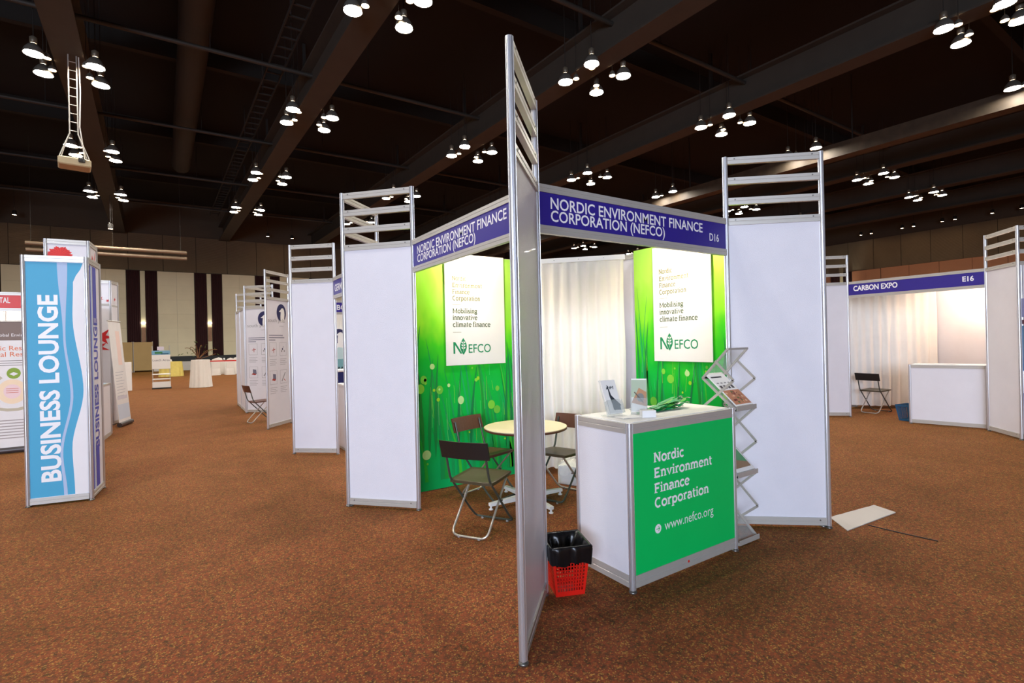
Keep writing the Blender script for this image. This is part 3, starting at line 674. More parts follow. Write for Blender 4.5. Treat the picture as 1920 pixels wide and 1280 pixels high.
# lanyards: each strap a ribbon, heaped
lan = pm('green_ribbon', (0, 156, 84), .45, 0, .15, 60); lan2 = pm('light_green_ribbon', (90, 186, 66), .45, 0, .15, 60)
rd = random.Random(5)
for k in range(14):
    t = thing('lanyard', 'green neck lanyard with metal clip in the heap on the counter', 'lanyard', (2.97,2.42,ct), 0, 'green lanyards heaped on the counter')
    n = 26; x0, y0 = rd.uniform(-.04,.13), rd.uniform(-.07,.07); lz = .006+k*.0052
    pts = []
    for i in range(n):
        u = i/(n-1); a = 2*pi*u
        pts.append((x0-.13+.17*cos(a)+(.02*sin(3*a+k)), y0*(.6+.4*cos(a))+(.018+.012*rd.random())*sin(a)+.02*sin(a*2+k)*rd.random(), lz*(.35+.65*(.5+.5*cos(a)))+.006*abs(sin(a*2+k))*(cos(a) > 0)))
    m = MB(); vs = []; fs = []
    for i, p in enumerate(pts):
        q = pts[(i+1) % n]; d = Vector((q[0]-p[0], q[1]-p[1], 0)); d = d.normalized() if d.length > 1e-6 else Vector((1,0,0)); s_ = Vector((-d.y, d.x, .6*sin(i+k)))*.0085
        vs += [tuple(Vector(p)-s_), tuple(Vector(p)+s_)]
    for i in range(n): j = (i+1) % n; fs.append((2*i, 2*j, 2*j+1, 2*i+1))
    m.add(vs, fs, True); obj('strap', m, lan if k % 4 else lan2, t)
    cx, cy = pts[0][0], pts[0][1]
    m = MB(); m.tube([(cx,cy,lz+.004),(cx+.018,cy+.006*sin(k),lz+.006),(cx+.03,cy+.012*sin(k),lz+.001)], .003, 6); m.tube([(cx+.03+.007*cos(a_*pi/4), cy+.012*sin(k)+.007*sin(a_*pi/4), lz+.002) for a_ in range(8)], .0015, 5, closed=True); obj('metal_clip', m, CHROME, t)
# ---------------------------------------------------------------- folding zigzag brochure stand
t = thing('brochure_stand', 'folding zigzag aluminium brochure stand with clear shelves behind the counter', 'stand', (3.40,2.22,0))
zs = [(.0,.015),(.27,.26),(.0,.51),(.27,.755),(.0,1.0),(.27,1.225),(.05,1.45)]
for k in range(6):
    (ya, za), (yb, zb) = zs[k], zs[k+1]
    fr = MB(); r = .0075
    for (p, q) in (((0,ya,za),(0,yb,zb)), ((.25,ya,za),(.25,yb,zb)), ((0,ya,za),(.25,ya,za)), ((0,yb,zb),(.25,yb,zb))):
        fr.prism([(-r,-r),(r,-r),(r,r),(-r,r)], p, q)
    f = obj('shelf_frame', fr, RAIL, t)
    m = MB(); d = Vector((0, yb-ya, zb-za)).normalized(); n = Vector((0, -d.z, d.y))*.0015
    m.add([tuple(Vector((x, y, z))+s*n) for s in (-1, 1) for x, y, z in ((.008,ya,za),(.242,ya,za),(.242,yb,zb),(.008,yb,zb))], [(0,3,2,1),(4,5,6,7),(0,1,5,4),(1,2,6,5),(2,3,7,6),(3,0,4,7)]); obj('clear_shelf', m, ACR, f)
for sx in (-.012, .262):
    sz = [(.27,.03),(.0,.25),(.27,.5),(.0,.74),(.27,1.0),(.0,1.22),(.15,1.36)]
    for k in range(6):
        m = MB(); m.prism([(-.003,-.009),(.003,-.009),(.003,.009),(-.003,.009)], (sx, *sz[k]), (sx, *sz[k+1])); obj('scissor_strut', m, RAIL, t)
for k in (0, 2, 4):
    m = MB(); m.box(0, .25, -.015, -.01, zs[k][1]-.005, zs[k][1]+.03); obj('front_lip', m, RAIL, t)
def mag(z0, label, kind):
    ya, yb = 2.228, 2.228+.27*.97; za, zb = z0+.022, z0+.235*.97+.022
    d = Vector((0, yb-ya, zb-za)); Lh = d.length; ang = atan2(d.z, d.y)
    M = Matrix.Rotation(-(pi/2-ang), 4, 'X')
    o = thing('brochure', label, 'brochure', (3.42, ya, za))
    m = MB(M); m.box(0, .21, -.012, -.004, 0, Lh); obj('pages', m, WHITE, o)
    def fn(mb):
        y = -.0125
        if kind:
            mb.strip([(.02,Lh*.86),(.15,Lh*.86)], .014, y, prt((50,50,54)))
            for q in range(4): mb.rect(.02+q*.045, .05+q*.045, Lh*.50, Lh*.60, y, prt((70,66,66))); mb.rect(.022+q*.045, .048+q*.045, Lh*.66, Lh*.69, y, prt((140,140,140)))
            mb.rect(.005, .205, .012, Lh*.45, y, prt((196,130,92)))
            rr = random.Random(3)
            for q in range(26): mb.ell(rr.uniform(.02,.19), rr.uniform(.03,Lh*.42), .012, .01, y-.0002-.0001*q*.2, prt([(222,150,110),(150,84,60),(90,110,50),(230,190,150),(120,40,30)][q % 5]), 8)
        else:
            mb.rect(.01, .2, .03, Lh*.97, y, prt((120,140,96))); mb.poly([(.01,.1),(.2,.05),(.2,.2),(.05,.3),(.01,.28)], y-.0002, prt((84,150,100))); mb.poly([(.01,.03),(.2,.03),(.2,.07),(.01,.12)], y-.0004, prt((150,120,90)))
    lettering(o, M, fn, 'cover_print')
mag(1.0, 'white brochure with food photo on the upper shelf of the zigzag stand', 1)
mag(.51, 'green-brown landscape brochure on the middle shelf of the zigzag stand', 0)
# ---------------------------------------------------------------- table and folding chairs
t = thing('round_table', 'round cream table with dark edge and white star base in the booth', 'table', (2.77,4.02,0))
m = MB(); m.lathe([(.0,.722),(.396,.722),(.398,.728),(.39,.731),(0,.731)], (0,0,0), 48, cap=False); obj('tabletop', m, pm('cream_laminate', (236,222,186), .4, 0, .06, 3), t)
m = MB(); m.lathe([(.0,.700),(.385,.700),(.40,.706),(.401,.722),(.0,.7221)], (0,0,0), 48, cap=False); obj('edge_band', m, BROWNP, t)
m = MB(); m.lathe([(.035,.06),(.035,.66),(.12,.69),(.12,.70)], (0,0,0), 20); obj('column', m, WHITE, t)
for a in (-92, -2, 88, 178):
    M = Matrix.Rotation(radians(a), 4, 'Z'); m = MB(M); m.add([(.02,-.025,.035),(.41,-.02,.035),(.41,.02,.035),(.02,.025,.035),(.02,-.025,.085),(.41,-.02,.062),(.41,.02,.062),(.02,.025,.085)], [(0,3,2,1),(4,5,6,7),(0,1,5,4),(1,2,6,5),(2,3,7,6),(3,0,4,7)])
    f = obj('base_arm', m, WHITE, t); m = MB(M); m.lathe([(.02,0),(.022,.008),(.01,.014),(.01,.036)], (.395,0,0), 12); obj('glide', m, WHITE, f)
def rnd(pts, r=.05, n=5):
    out = [pts[0]]
    for i in range(1, len(pts)-1):
        a, b, c = Vector(pts[i-1]), Vector(pts[i]), Vector(pts[i+1]); p = b+(a-b).normalized()*r; q = b+(c-b).normalized()*r
        for k in range(n+1): u = k/n; out.append(tuple(p*(1-u)**2+b*2*u*(1-u)+q*u*u))
    out.append(pts[-1]); return out
def chair(loc, rz, label, seatm=BLACKP, backm=BLACKP, group='brown folding chairs'):
    t = thing('folding_chair', label, 'chair', loc, rz, group)
    m = MB(); nx, ny = 10, 10; vs = []; fs = []
    for s in (1, 0):
        for i in range(nx+1):
            for j in range(ny+1):
                u, v = i/nx*2-1, j/ny*2-1; k = 1-.045*max(0, abs(u)+abs(v)-1.5)*2
                vs.append((u*.19*k, v*.198*k, .445-.012*(1-u*u)*(1-v*v)+.008*u-(0 if s else .022)))
    for i in range(nx):
        for j in range(ny):
            a = i*(ny+1)+j; fs.append((a, a+ny+1, a+ny+2, a+1)); b = a+(nx+1)*(ny+1); fs.append((b, b+1, b+ny+2, b+ny+1))
    m.add(vs, fs, True); N_ = (nx+1)*(ny+1)
    rim = [i*(ny+1) for i in range(nx+1)]+[nx*(ny+1)+j for j in range(1, ny+1)]+[i*(ny+1)+ny for i in range(nx-1, -1, -1)]+[j for j in range(ny-1, 0, -1)]
    m.f += [[rim[i], rim[i]+N_, rim[(i+1) % len(rim)]+N_, rim[(i+1) % len(rim)]] for i in range(len(rim))]; m.mi += [0]*len(rim); m.sm += [False]*len(rim)
    obj('seat', m, seatm, t)
    m = MB(); n = 10; vs = []
    for i in range(n+1):
        v = i/n*2-1; dx = -.028*(1-v*v)
        for (z, xo) in ((.635,-.245),(.775,-.285)):
            vs += [(xo+dx, v*.215, z), (xo+dx-.013, v*.215, z)]
    fs = []
    for i in range(n):
        a = 4*i; b = a+4; fs += [(a, b, b+2, a+2), (a+1, a+3, b+3, b+1), (a, a+1, b+1, b), (a+2, b+2, b+3, a+3)]
    fs += [(0,2,3,1), (4*n, 4*n+1, 4*n+3, 4*n+2)]
    m.add(vs, fs); obj('backrest', m, backm, t)
    s = .178
    p = rnd([(-.275,-s,.74),(-.20,-s,.46),(.13,-s,.10),(.225,-s,.018),(.225,s,.018),(.13,s,.10),(-.20,s,.46),(-.275,s,.74)], .04)
    m = MB(); m.tube(p, .0095, 8); obj('back_frame', m, DTUBE, t)
    s = .16
    p = rnd([(.165,-s,.43),(-.23,-s,.012),(-.23,s,.012),(.165,s,.43)], .07, 7)
    m = MB(); m.tube(p, .0095, 8); obj('rear_leg_loop', m, CHROME, t)
    m = MB()
    for (x, y) in ((-.228,-.09),(-.228,.09),(.225,-.12),(.225,.12)): m.lathe([(.012,0),(.013,.012),(.008,.02)], (x, y, 0), 10)
    obj('rubber_foot', m, pm('grey_rubber', (150,146,140), .6), t)
    m = MB(); m.tube([(.02,-.182,.25),(.02,-.155,.25)], .006, 6); m.tube([(.02,.182,.25),(.02,.155,.25)], .006, 6); obj('pivot', m, SCREW, t)
    return t
ch0 = chair((2.075,3.67,0), radians(32), 'dark folding chair nearest the aisle, seen from behind, in the green booth', TAUPE, BLACKP)
c2 = chair((2.58,4.42,0), radians(-72), 'brown folding chair standing against the left green wall', BROWNP, BROWNP)
c3 = chair((3.14,3.98,0), radians(198), 'brown folding chair right of the round table before the curtain', TAUPE, BROWNP)
cS = chair((1.40,11.68,0), radians(12), 'folding chair on the far left aisle before the panel with penguin emblem', BROWNP, BROWNP)
cE = chair((11.33,4.40,0), radians(-6), 'black folding chair before the curtain of the far right booth', TAUPE, BLACKP)
# carton with plastic bag
t = thing('carton', 'white carton wrapped in a clear plastic bag on the carpet under the curtain', 'box', (3.60,4.28,0), radians(25))
m = MB(); m.bbox(-.17,.17,-.13,.13,0,.2,.006); obj('box_body', m, WHITE, t)
m = MB(); m.rect(-.1,-.04,.06,.11,-.1305,prt((60,74,110))); m.rect(-.12,.1,.03,.035,-.1305,prt((120,120,130))); obj('box_print', m, None, t)
rd = random.Random(9); m = MB(); n = 24; vs = []; fs = []
for i, (s_, z) in enumerate(((1.03,.01),(1.06,.1),(1.05,.2),(.8,.235),(.35,.26),(.1,.25))):
    for k in range(n):
        a = 2*pi*k/n; c, s2 = cos(a), sin(a); q = 1/max(abs(c)/.172, abs(s2)/.132); j = 1+rd.uniform(-.02,.05)
        vs.append((c*q*s_*j, s2*q*s_*j, z+rd.uniform(-.008,.012)*(i > 0)))
for i in range(5):
    for k in range(n): l = (k+1) % n; fs.append((i*n+k, i*n+l, (i+1)*n+l, (i+1)*n+k))
m.add(vs, fs, False); obj('plastic_bag', m, pm('clear_bag', (236,238,242), .12, 0, .02, alpha=.35), t)
# ---------------------------------------------------------------- waste bin
def bin_(loc, rz, label, mat, liner=True, h=.30, rb=.09, rt=.122):
    t = thing('waste_bin', label, 'waste bin', loc, rz)
    m = MB(); nr, nc = 11, 10
    def P3(side, u, z, o=0):
        r = rb+(rt-rb)*z/h+o; x, y = u*r, -r; a = side*pi/2; return (x*cos(a)-y*sin(a), x*sin(a)+y*cos(a), z)
    zlo, zhi = .03, h-.03
    for sd in range(4):
        def bar(u0, u1, z0, z1):
            vs = [P3(sd,u0,z0),P3(sd,u1,z0),P3(sd,u1,z1),P3(sd,u0,z1),P3(sd,u0,z0,-.003),P3(sd,u1,z0,-.003),P3(sd,u1,z1,-.003),P3(sd,u0,z1,-.003)]
            m.add(vs, [(0,1,2,3),(7,6,5,4),(3,2,6,7),(1,0,4,5),(0,3,7,4),(2,1,5,6)])
        bar(-1,1,0,zlo); bar(-1,1,zhi,h); bar(-1,-.86,zlo,zhi); bar(.86,1,zlo,zhi)
        for c in range(1, nc): u = -.86+1.72*c/nc; bar(u-.028,u+.028,zlo,zhi)
        for r in range(1, nr): z = zlo+(zhi-zlo)*r/nr; bar(-.86,.86,z-.0032,z+.0032)
    obj('basket', m, mat, t)
    m = MB(); r = rb-.002; m.box(-r,r,-r,r,.002,.006); obj('bottom', m, mat, t)
    if liner:
        rd = random.Random(4); m = MB(); n = 72; vs = []; fs = []
        prof = [(rt+.002,h-.10),(rt+.006,h-.06),(rt+.009,h-.02),(rt+.010,h+.004),(rt+.004,h+.012),(rt-.006,h+.004),(rt-.016,h-.03),(rt-.034,h-.08),(rt-.06,h-.13),(.004,h-.19)]
        for i, (r, z) in enumerate(prof):
            for k in range(n):
                a = 2*pi*k/n; c, s2 = cos(a), sin(a); q = 1/max(abs(c), abs(s2))
                wv = (.006*sin(a*9+1)+.004*sin(a*17)) if i in (0,1,2) else (.0 if i < 6 else (.004+.0035*(i-6))*(sin(a*7+.3)+.7*sin(a*13+1)))
                rr = (r+wv*(1 if i != 3 else .2))*q
                vs.append((rr*c, rr*s2, z+(.008*sin(a*5+2)+.006*sin(a*11) if i == 0 else 0)))
        for i in range(len(prof)-1):
            for k in range(n): l = (k+1) % n; fs.append((i*n+k, i*n+l, (i+1)*n+l, (i+1)*n+k))
        m.add(vs, fs, True); obj('bin_liner', m, LINER, t)
    return t
bin_((1.985,2.475,0), radians(-22), 'red perforated waste bin with black liner left of the green counter', RED)
bin_((10.68,3.60,0), radians(-12), 'blue waste bin beside the white counter of the far right booth', pm('blue_plastic', (30,84,120), .4), False, .28, .13, .17)
# paper runner on the floor
m = MB(); pts = [(4.345,1.90),(5.10,1.85),(5.17,2.04),(4.55,2.12)]; n = 8; vs = []
for i in range(n+1):
    u = i/n
    for (a, b) in ((0,1),(3,2)):
        x = pts[a][0]+(pts[b][0]-pts[a][0])*u; y = pts[a][1]+(pts[b][1]-pts[a][1])*u
        vs += [(x, y, .001), (x, y, .005+.004*abs(sin(i*1.4)))]
fs = []
for i in range(n): a = 4*i; b = a+4; fs += [(a+1,b+1,b+3,a+3),(a,a+2,b+2,b),(a,b,b+1,a+1),(a+2,a+3,b+3,b+2)]
fs += [(0,1,3,2),(4*n,4*n+2,4*n+3,4*n+1)]
m.add(vs, fs); o = obj('paper_runner', m, pm('grey_white_paper', (206, 198, 190), .8, 0, .04, 6)); tag(o, 'crumpled white paper strip lying on the carpet right of the white panel', 'paper')
m = MB(); m.tube([(4.60,1.86,.004),(4.61,1.65,.004),(4.64,1.42,.004)], .004, 6); o = obj('carpet_seam', m, BLACKP); tag(o, 'thin dark carpet seam leading right from the paper strip', 'cable')  # thin dark tube standing in for a seam in the carpet
# ---------------------------------------------------------------- rest of the first island
tower((1.361,7.843), (1.863,7.402), 'wide blank white panel with louvered top, second from the green booth')
tf, M, L = fascia((1.85,7.39), (1.83,5.44), 'dark blue sign of the booth between the two blank white panels', NAVY)
lettering(tf, M, lambda mb: text(mb, 'GERMANY', .10, .78, 2.30, .09, -.0095, LETTER, .012))
t = thing('low_counter', 'plain white counter glimpsed in the gap between two blank panels', 'counter', (1.99,7.52,0))
m = MB(); m.bbox(.02,.9,0,.4,.03,.95,.004); obj('panel', m, PANEL, t); m = MB(); m.box(0,.92,-.01,.42,.95,.97); obj('counter_top', m, WHITE, t)
m = MB(); m.box(.02,.9,0,.4,0,.03); obj('bottom_rail', m, RAIL, t)
# ---------------------------------------------------------------- second island (penguin emblem panels)
PK = prt((34,36,84)); GY = prt((150,148,150)); RDp = prt((170,60,50))
def penguin(mb, x, z, s, y):
    mb.ell(x, z, .14*s, .155*s, y, PK, 30)
    mb.poly([(x-.03*s,z-.17*s),(x+.075*s,z-.15*s),(x+.095*s,z-.02*s),(x+.085*s,z+.05*s),(x+.05*s,z+.085*s),(x+.005*s,z+.08*s),(x-.02*s,z+.055*s),(x-.075*s,z+.02*s),(x-.02*s,z+.015*s),(x-.03*s,z-.06*s)], y-.0005, WHITE)
def sp_print(mb, L, y, dx=0):
    penguin(mb, .50, 2.21, 1.12, y); text(mb, 'south pole', .06, .60, 2.02, .075, y-.001, GY, -.004); text(mb, 'carbon', .42, .56, 1.94, .022, y-.001, GY, -.004)
    for q, ww in enumerate((.45,.5,.2)): mb.rect(.08, .08+ww, 1.76-q*.045, 1.775-q*.045, y, prt((120,120,140)))
    for r, z in enumerate((1.50,.96)):
        for c, x in enumerate((.09,.42)):
            mb.strip([(x,z-.13),(x+.22,z-.13),(x+.22,z+.13),(x,z+.13),(x,z-.13)], .006, y, GY)
            if r == 0 and c == 0: mb.strip([(x+.13,z-.07),(x+.13,z+.03)], .015, y, RDp); mb.strip([(x+.08,z-.02),(x+.18,z)], .015, y-.0004, RDp)
            elif r == 0: 
                for q in range(4): mb.ell(x+.06+.03*q, z-.04+.04*(q % 3), .02, .02, y-.0003*q, [GY, PK, prt((190,190,200)), GY][q], 10)
            elif c == 0: mb.poly([(x+.05,z-.05),(x+.15,z-.07),(x+.19,z-.04),(x+.09,z-.02)], y, RDp); mb.poly([(x+.09,z-.02),(x+.19,z-.04),(x+.18,z+.06),(x+.09,z+.07)], y-.0003, prt((110,110,130)))
            else: mb.strip([(x+.05,z-.09),(x+.17,z+.08)], .025, y, GY); mb.strip([(x+.12,z-.05),(x+.17,z-.09)], .015, y-.0003, RDp)
            for q in range(4): mb.rect(x, x+.22-.04*(q % 2), z-.20-q*.035, z-.19-q*.035, y, prt((176,174,180)))
tp, M, L = tower((1.373,10.486), (1.87,11.06), 'white panel printed with penguin emblem and icons, nearest of the two'); lettering(tp, M, lambda mb: sp_print(mb, L, -.0055), 'panel_print')
tp, M, L = tower((1.32,13.46), (1.85,12.95), 'white panel printed with penguin emblem, partly hidden behind its twin'); lettering(tp, M, lambda mb: sp_print(mb, L, -.0055), 'panel_print')
tower((1.33,15.55), (1.86,15.05), 'furthest blank panel with louvered top on the left aisle')
booth_wall((1.31,15.5), (1.31,13.52), 'blank white side wall beyond the penguin panels on the aisle')
tower((1.33,13.5), (1.86,14.0), 'louvered panel standing behind the hidden penguin panel')
booth_wall((4.6,13.46), (1.9,13.46), 'white rear wall of the booth with penguin panels')
tf, M, L = fascia((1.87,11.0), (4.3,11.0), 'dark blue sign with letters BO seen through the gap between panels'); lettering(tf, M, lambda mb: text(mb, 'BO', .94, 1.13, 2.30, .10, -.0095, LETTER, .014))
post(tf, M, 2.43, 2.5)
curtain((3.0,13.40), (4.3,13.40), .05, 2.45, 'white curtain inside the booth behind the blank panels', 8, 8)
t = thing('glacier_poster', 'teal glacier poster with penguin emblem glimpsed in the narrow gap', 'poster', (3.0,13.25,0))
m = MB(); m.box(0,1.2,-.01,0,.0,2.0); obj('poster_board', m, WHITE, t)
m = MB(); penguin(m, .42, 1.78, 1.2, -.011); m.rect(.01,1.19,.92,1.4,-.011,prt((120,170,176))); m.poly([(.1,1.3),(.4,1.5),(.8,1.45),(1.1,1.3),(1.1,1.2),(.1,1.2)], -.0115, prt((190,214,214)))
for q in range(5): m.strip([(.3+.08*q,.92),(.33+.08*q,1.0)], .03, -.012, prt((20,20,24)))
obj('poster_print', m, None, t)
t = thing('navy_counter', 'dark navy counter glimpsed at the bottom of the narrow gap', 'counter', (2.9,11.6,0)); m = MB(); m.bbox(0,.9,0,.5,0,.95,.01); obj('cabinet_body', m, pm('navy_cabinet', (30,40,100), .4), t); m = MB(); m.bbox(-.02,.92,-.02,.52,.95,1.0,.01); obj('counter_top', m, WHITE, t)
# ---------------------------------------------------------------- left: lounge tower and neighbours
def boxtower(corners, z1, label, name='box_tower', skip=()):
    org = corners[0]; t = thing(name, label, 'display tower', (org[0], org[1], 0)); Ms = []
    n = len(corners)
    for i in range(n):
        a, b = corners[i], corners[(i+1) % n]; M, L = fm(a, b, org); Ms.append((M, L)); post(t, M, 0, z1)
        if i in skip: continue
        m = MB(M); m.box(.018, L-.018, -.004, .004, .06, z1-.05); obj('panel', m, PANEL, t)
        rail(t, M, L, .02, .08, 'bottom_rail', False); rail(t, M, L, z1-.06, z1, 'top_rail', False)
    return t, Ms
BLU, WAV, WH2, IND = prt((64,166,206)), prt((176,196,226)), prt((240,236,236)), prt((70,74,176))
t, Ms = boxtower([(-1.284,6.905), (-.784,6.817), (-.74,7.325), (-1.21,7.40)], 2.52, 'blue and white display tower with vertical lounge lettering on the left', 'lounge_sign_tower')
def lounge(mb):
    y = -.0055; z0, z1 = .085, 2.455; W = .485
    mb.rect(.02, W, z0, z1, y, BLU)
    def curve(pts):  # smooth interpolation z->x
        out = []; n = 36
        for i in range(n+1):
            z = z0+(z1-z0)*i/n
            for (za, xa), (zb, xb) in zip(pts, pts[1:]):
                if za <= z <= zb+1e-6: u = (z-za)/(zb-za); u = u*u*(3-2*u); out.append((xa+(xb-xa)*u, z)); break
        return out
    e = curve([(z0,.375),(.55,.36),(1.15,.462),(1.9,.385),(2.25,.395),(z1,.478)])
    for a, b in zip(e, e[1:]): mb.poly([a, (W, a[1]), (W, b[1]), b], y-.0004, WH2)
    l = curve([(z0,.285),(.5,.262),(1.1,.355),(1.7,.305),(z1,.268)]); r = curve([(z0,.315),(.5,.285),(1.1,.378),(1.7,.325),(z1,.352)])
    for i in range(len(l)-1): mb.poly([l[i], r[i], r[i+1], l[i+1]], y-.0008, WAV)
    text(mb, 'BUSINESS LOUNGE', .235, 2.125, .262, .148, y-.0012, LETTER, .03, rot=True)
lettering(t, Ms[0][0], lounge, 'panel_print')
def lside(mb):
    L = Ms[1][1]; y = -.0055
    mb.rect(.03, .12, .09, 2.45, y, IND); mb.rect(.12, .17, .09, 2.45, y-.0002, WAV)
    mb.rect(.2, L-.16, 1.9, 2.45, y, IND); mb.rect(.2, L-.16, .09, .5, y, IND)
    text(mb, 'BUSINESS LOUNGE', .5, 1.9, .36, .15, y-.0008, IND, .03, rot=True)
lettering(t, Ms[1][0], lside, 'panel_print')
t, Ms = boxtower([(-1.40,8.70), (-.975,8.68), (-.95,9.15), (-1.39,9.17)], 3.0, 'tall white display tower with red flower print behind the lounge tower')
def flower(mb):
    y = -.0055; rr = random.Random(2)
    for k in range(40):
        a = pi*2*k/40+rr.uniform(-.05,.05); r = .10+rr.uniform(-.01,.012); mb.poly([(.14,2.80), (.14+r*cos(a-.12), 2.80+r*.9*sin(a-.12)), (.14+(r+.02)*cos(a), 2.80+(r+.02)*.9*sin(a)), (.14+r*cos(a+.12), 2.80+r*.9*sin(a+.12))], y-.00005*k, prt([(222,40,28),(206,30,24)][k % 2]))
    mb.poly([(.2,2.72),(.3,2.74),(.24,2.76)], y-.003, prt((180,30,26))); mb.poly([(.24,2.74),(.34,2.73),(.26,2.71)], y-.0032, prt((140,30,26)))
lettering(t, Ms[0][0], flower, 'panel_print')
lettering(t, Ms[1][0], lambda mb: (mb.poly([(.1,2.7),(.2,2.85),(.3,2.75),(.22,2.68)], -.0055, prt((200,60,50))), mb.poly([(.3,2.8),(.4,2.93),(.36,2.78)], -.0055, prt((214,120,110)))), 'panel_print')
def leaf(mb, cx, cz, s, y, m_, rot=0):
    pts = []
    for k in range(14):
        a = pi/2+2*pi*k/14+rot; r = s*(1 if k % 2 == 0 else .36)*(1.0 if k not in (6, 8) else .8)
        pts.append((cx+r*cos(a), cz+r*sin(a)))
    for k in range(0, 14, 2): mb.poly([(cx, cz), pts[k-1], pts[k], pts[k+1]], y-.0002*k, m_)
RL = prt((206,26,30))
t, Ms = boxtower([(-1.62,13.42), (-1.17,13.38), (-1.08,13.72), (-1.6,13.86)], 3.0, 'white display tower printed with red maple leaves behind the lounge tower')
def mfn(mb):
    y = -.0055; leaf(mb, .28, 2.62, .07, y, RL); leaf(mb, .41, 2.58, .04, y, RL, .5); leaf(mb, .29, 1.83, .23, y, RL, .2); leaf(mb, .24, 1.62, .20, y-.004, RL, 2.6)
    mb.rect(.02, .45, 2.48, 2.52, y-.001, prt((190,188,184)))
lettering(t, Ms[0][0], mfn, 'panel_print')
lettering(t, Ms[1][0], lambda mb: (leaf(mb, .2, 2.62, .05, -.0055, RL, .4), mb.rect(.02,.33,2.46,2.5,-.006,prt((190,188,184)))), 'panel_print')
t = thing('white_counter', 'white counter with leaflets on top at the left aisle', 'counter', (-1.62,11.05,0))
M = Matrix(); cpts = [(0,0),(.50,0),(.55,.85),(0,.85)]
m = MB(); m.add([(x,y,z) for z in (.07,.93) for x, y in cpts], [(0,3,2,1),(4,5,6,7),(0,1,5,4),(1,2,6,5),(2,3,7,6),(3,0,4,7)]); obj('cabinet_body', m, PANEL, t)
m = MB(); m.add([(x*1.02,y*1.01-.005,z) for z in (.93,.955) for x, y in cpts], [(0,3,2,1),(4,5,6,7),(0,1,5,4),(1,2,6,5),(2,3,7,6),(3,0,4,7)]); obj('counter_top', m, RAIL, t)
for x, y in cpts: p = obj('post', post_mb(M, x, y, .955), ALU, t)
m = MB(); m.add([(x*1.01,y,z) for z in (0,.07) for x, y in cpts], [(0,3,2,1),(4,5,6,7),(0,1,5,4),(1,2,6,5),(2,3,7,6),(3,0,4,7)]); obj('bottom_rail', m, RAIL, t)
m = MB(); m.lathe([(.05,0),(.11,.03),(.14,.07),(.13,.07),(.1,.035),(.0,.01)], (0,0,0), 20, cap=False); o = obj('bowl', m, pm('pale_green_glaze', (190,206,150), .3)); o.location = (-1.25,11.25,.956); tag(o, 'pale bowl on the white counter at the left aisle', 'bowl')
sheet('leaflet_pile', 'orange and white leaflet pile on the left white counter', (-1.22,11.12,.956), .3, .2, .12, .02, pm('orange_print', (222,170,130), .5), 'leaflets')
sheet('magazine', 'blue-grey magazine lying on the left white counter', (-1.2,11.55,.956), .1, .21, .29, .01, pm('blue_grey_print', (170,190,206), .5), 'magazine')
def rollup(p0, p1, z1, label, fn, lean=.12):
    t = thing('rollup_banner', label, 'banner', (p0[0], p0[1], 0)); M, L = fm(p0, p1, p0)
    m = MB(M); m.tube([(-.01,0,.05),(L+.01,0,.05)], .045, 12); obj('base_cassette', m, pm('dark_cassette', (90,84,84), .35, .5), t)
    Mt = M @ Matrix.Rotation(-lean*.2, 4, 'X'); m = MB(Mt); m.box(0, L, -.002, .002, .09, z1); obj('banner_sheet', m, pm('banner_vinyl', (236,232,230), .45), t)
    m = MB(Mt); m.tube([(-.01,0,z1),(L+.01,0,z1)], .014, 8); obj('top_bar', m, RAIL, t)
    m = MB(Mt); m.tube([(L/2,.03,.06),(L/2,.03,z1)], .012, 6); obj('support_pole', m, RAIL, t)
    lettering(t, Mt, fn, 'banner_print'); return t
def b1(mb):
    mb.rect(.3,.5,1.25,1.95,-.0025,prt((244,216,206))); mb.rect(.02,.6,.15,.45,-.0025,prt((210,218,232))); mb.rect(.05,.55,.55,.62,-.003,prt((214,208,216)))
    for q in range(9): mb.rect(.08,.5-.05*(q % 3),1.1-.06*q,1.11-.06*q,-.0032,prt((190,188,196)))
rollup((-1.02,12.85), (-.87,13.45), 2.15, 'pale roll-up banner beside the maple-leaf tower on the left aisle', b1, .38)
t = thing('easel_board', 'small white board standing behind the pale roll-up banner', 'board', (-1.60,23.9,0)); m = MB(); m.bbox(-.4,.1,-.02,.02,.02,1.1,.01); obj('board', m, WHITE, t); m = MB(); m.tube([(-.3,.02,1.0),(-.3,.4,0)], .015, 6); m.tube([(.05,.02,1.0),(.05,.4,0)], .015, 6); obj('strut', m, RAIL, t)
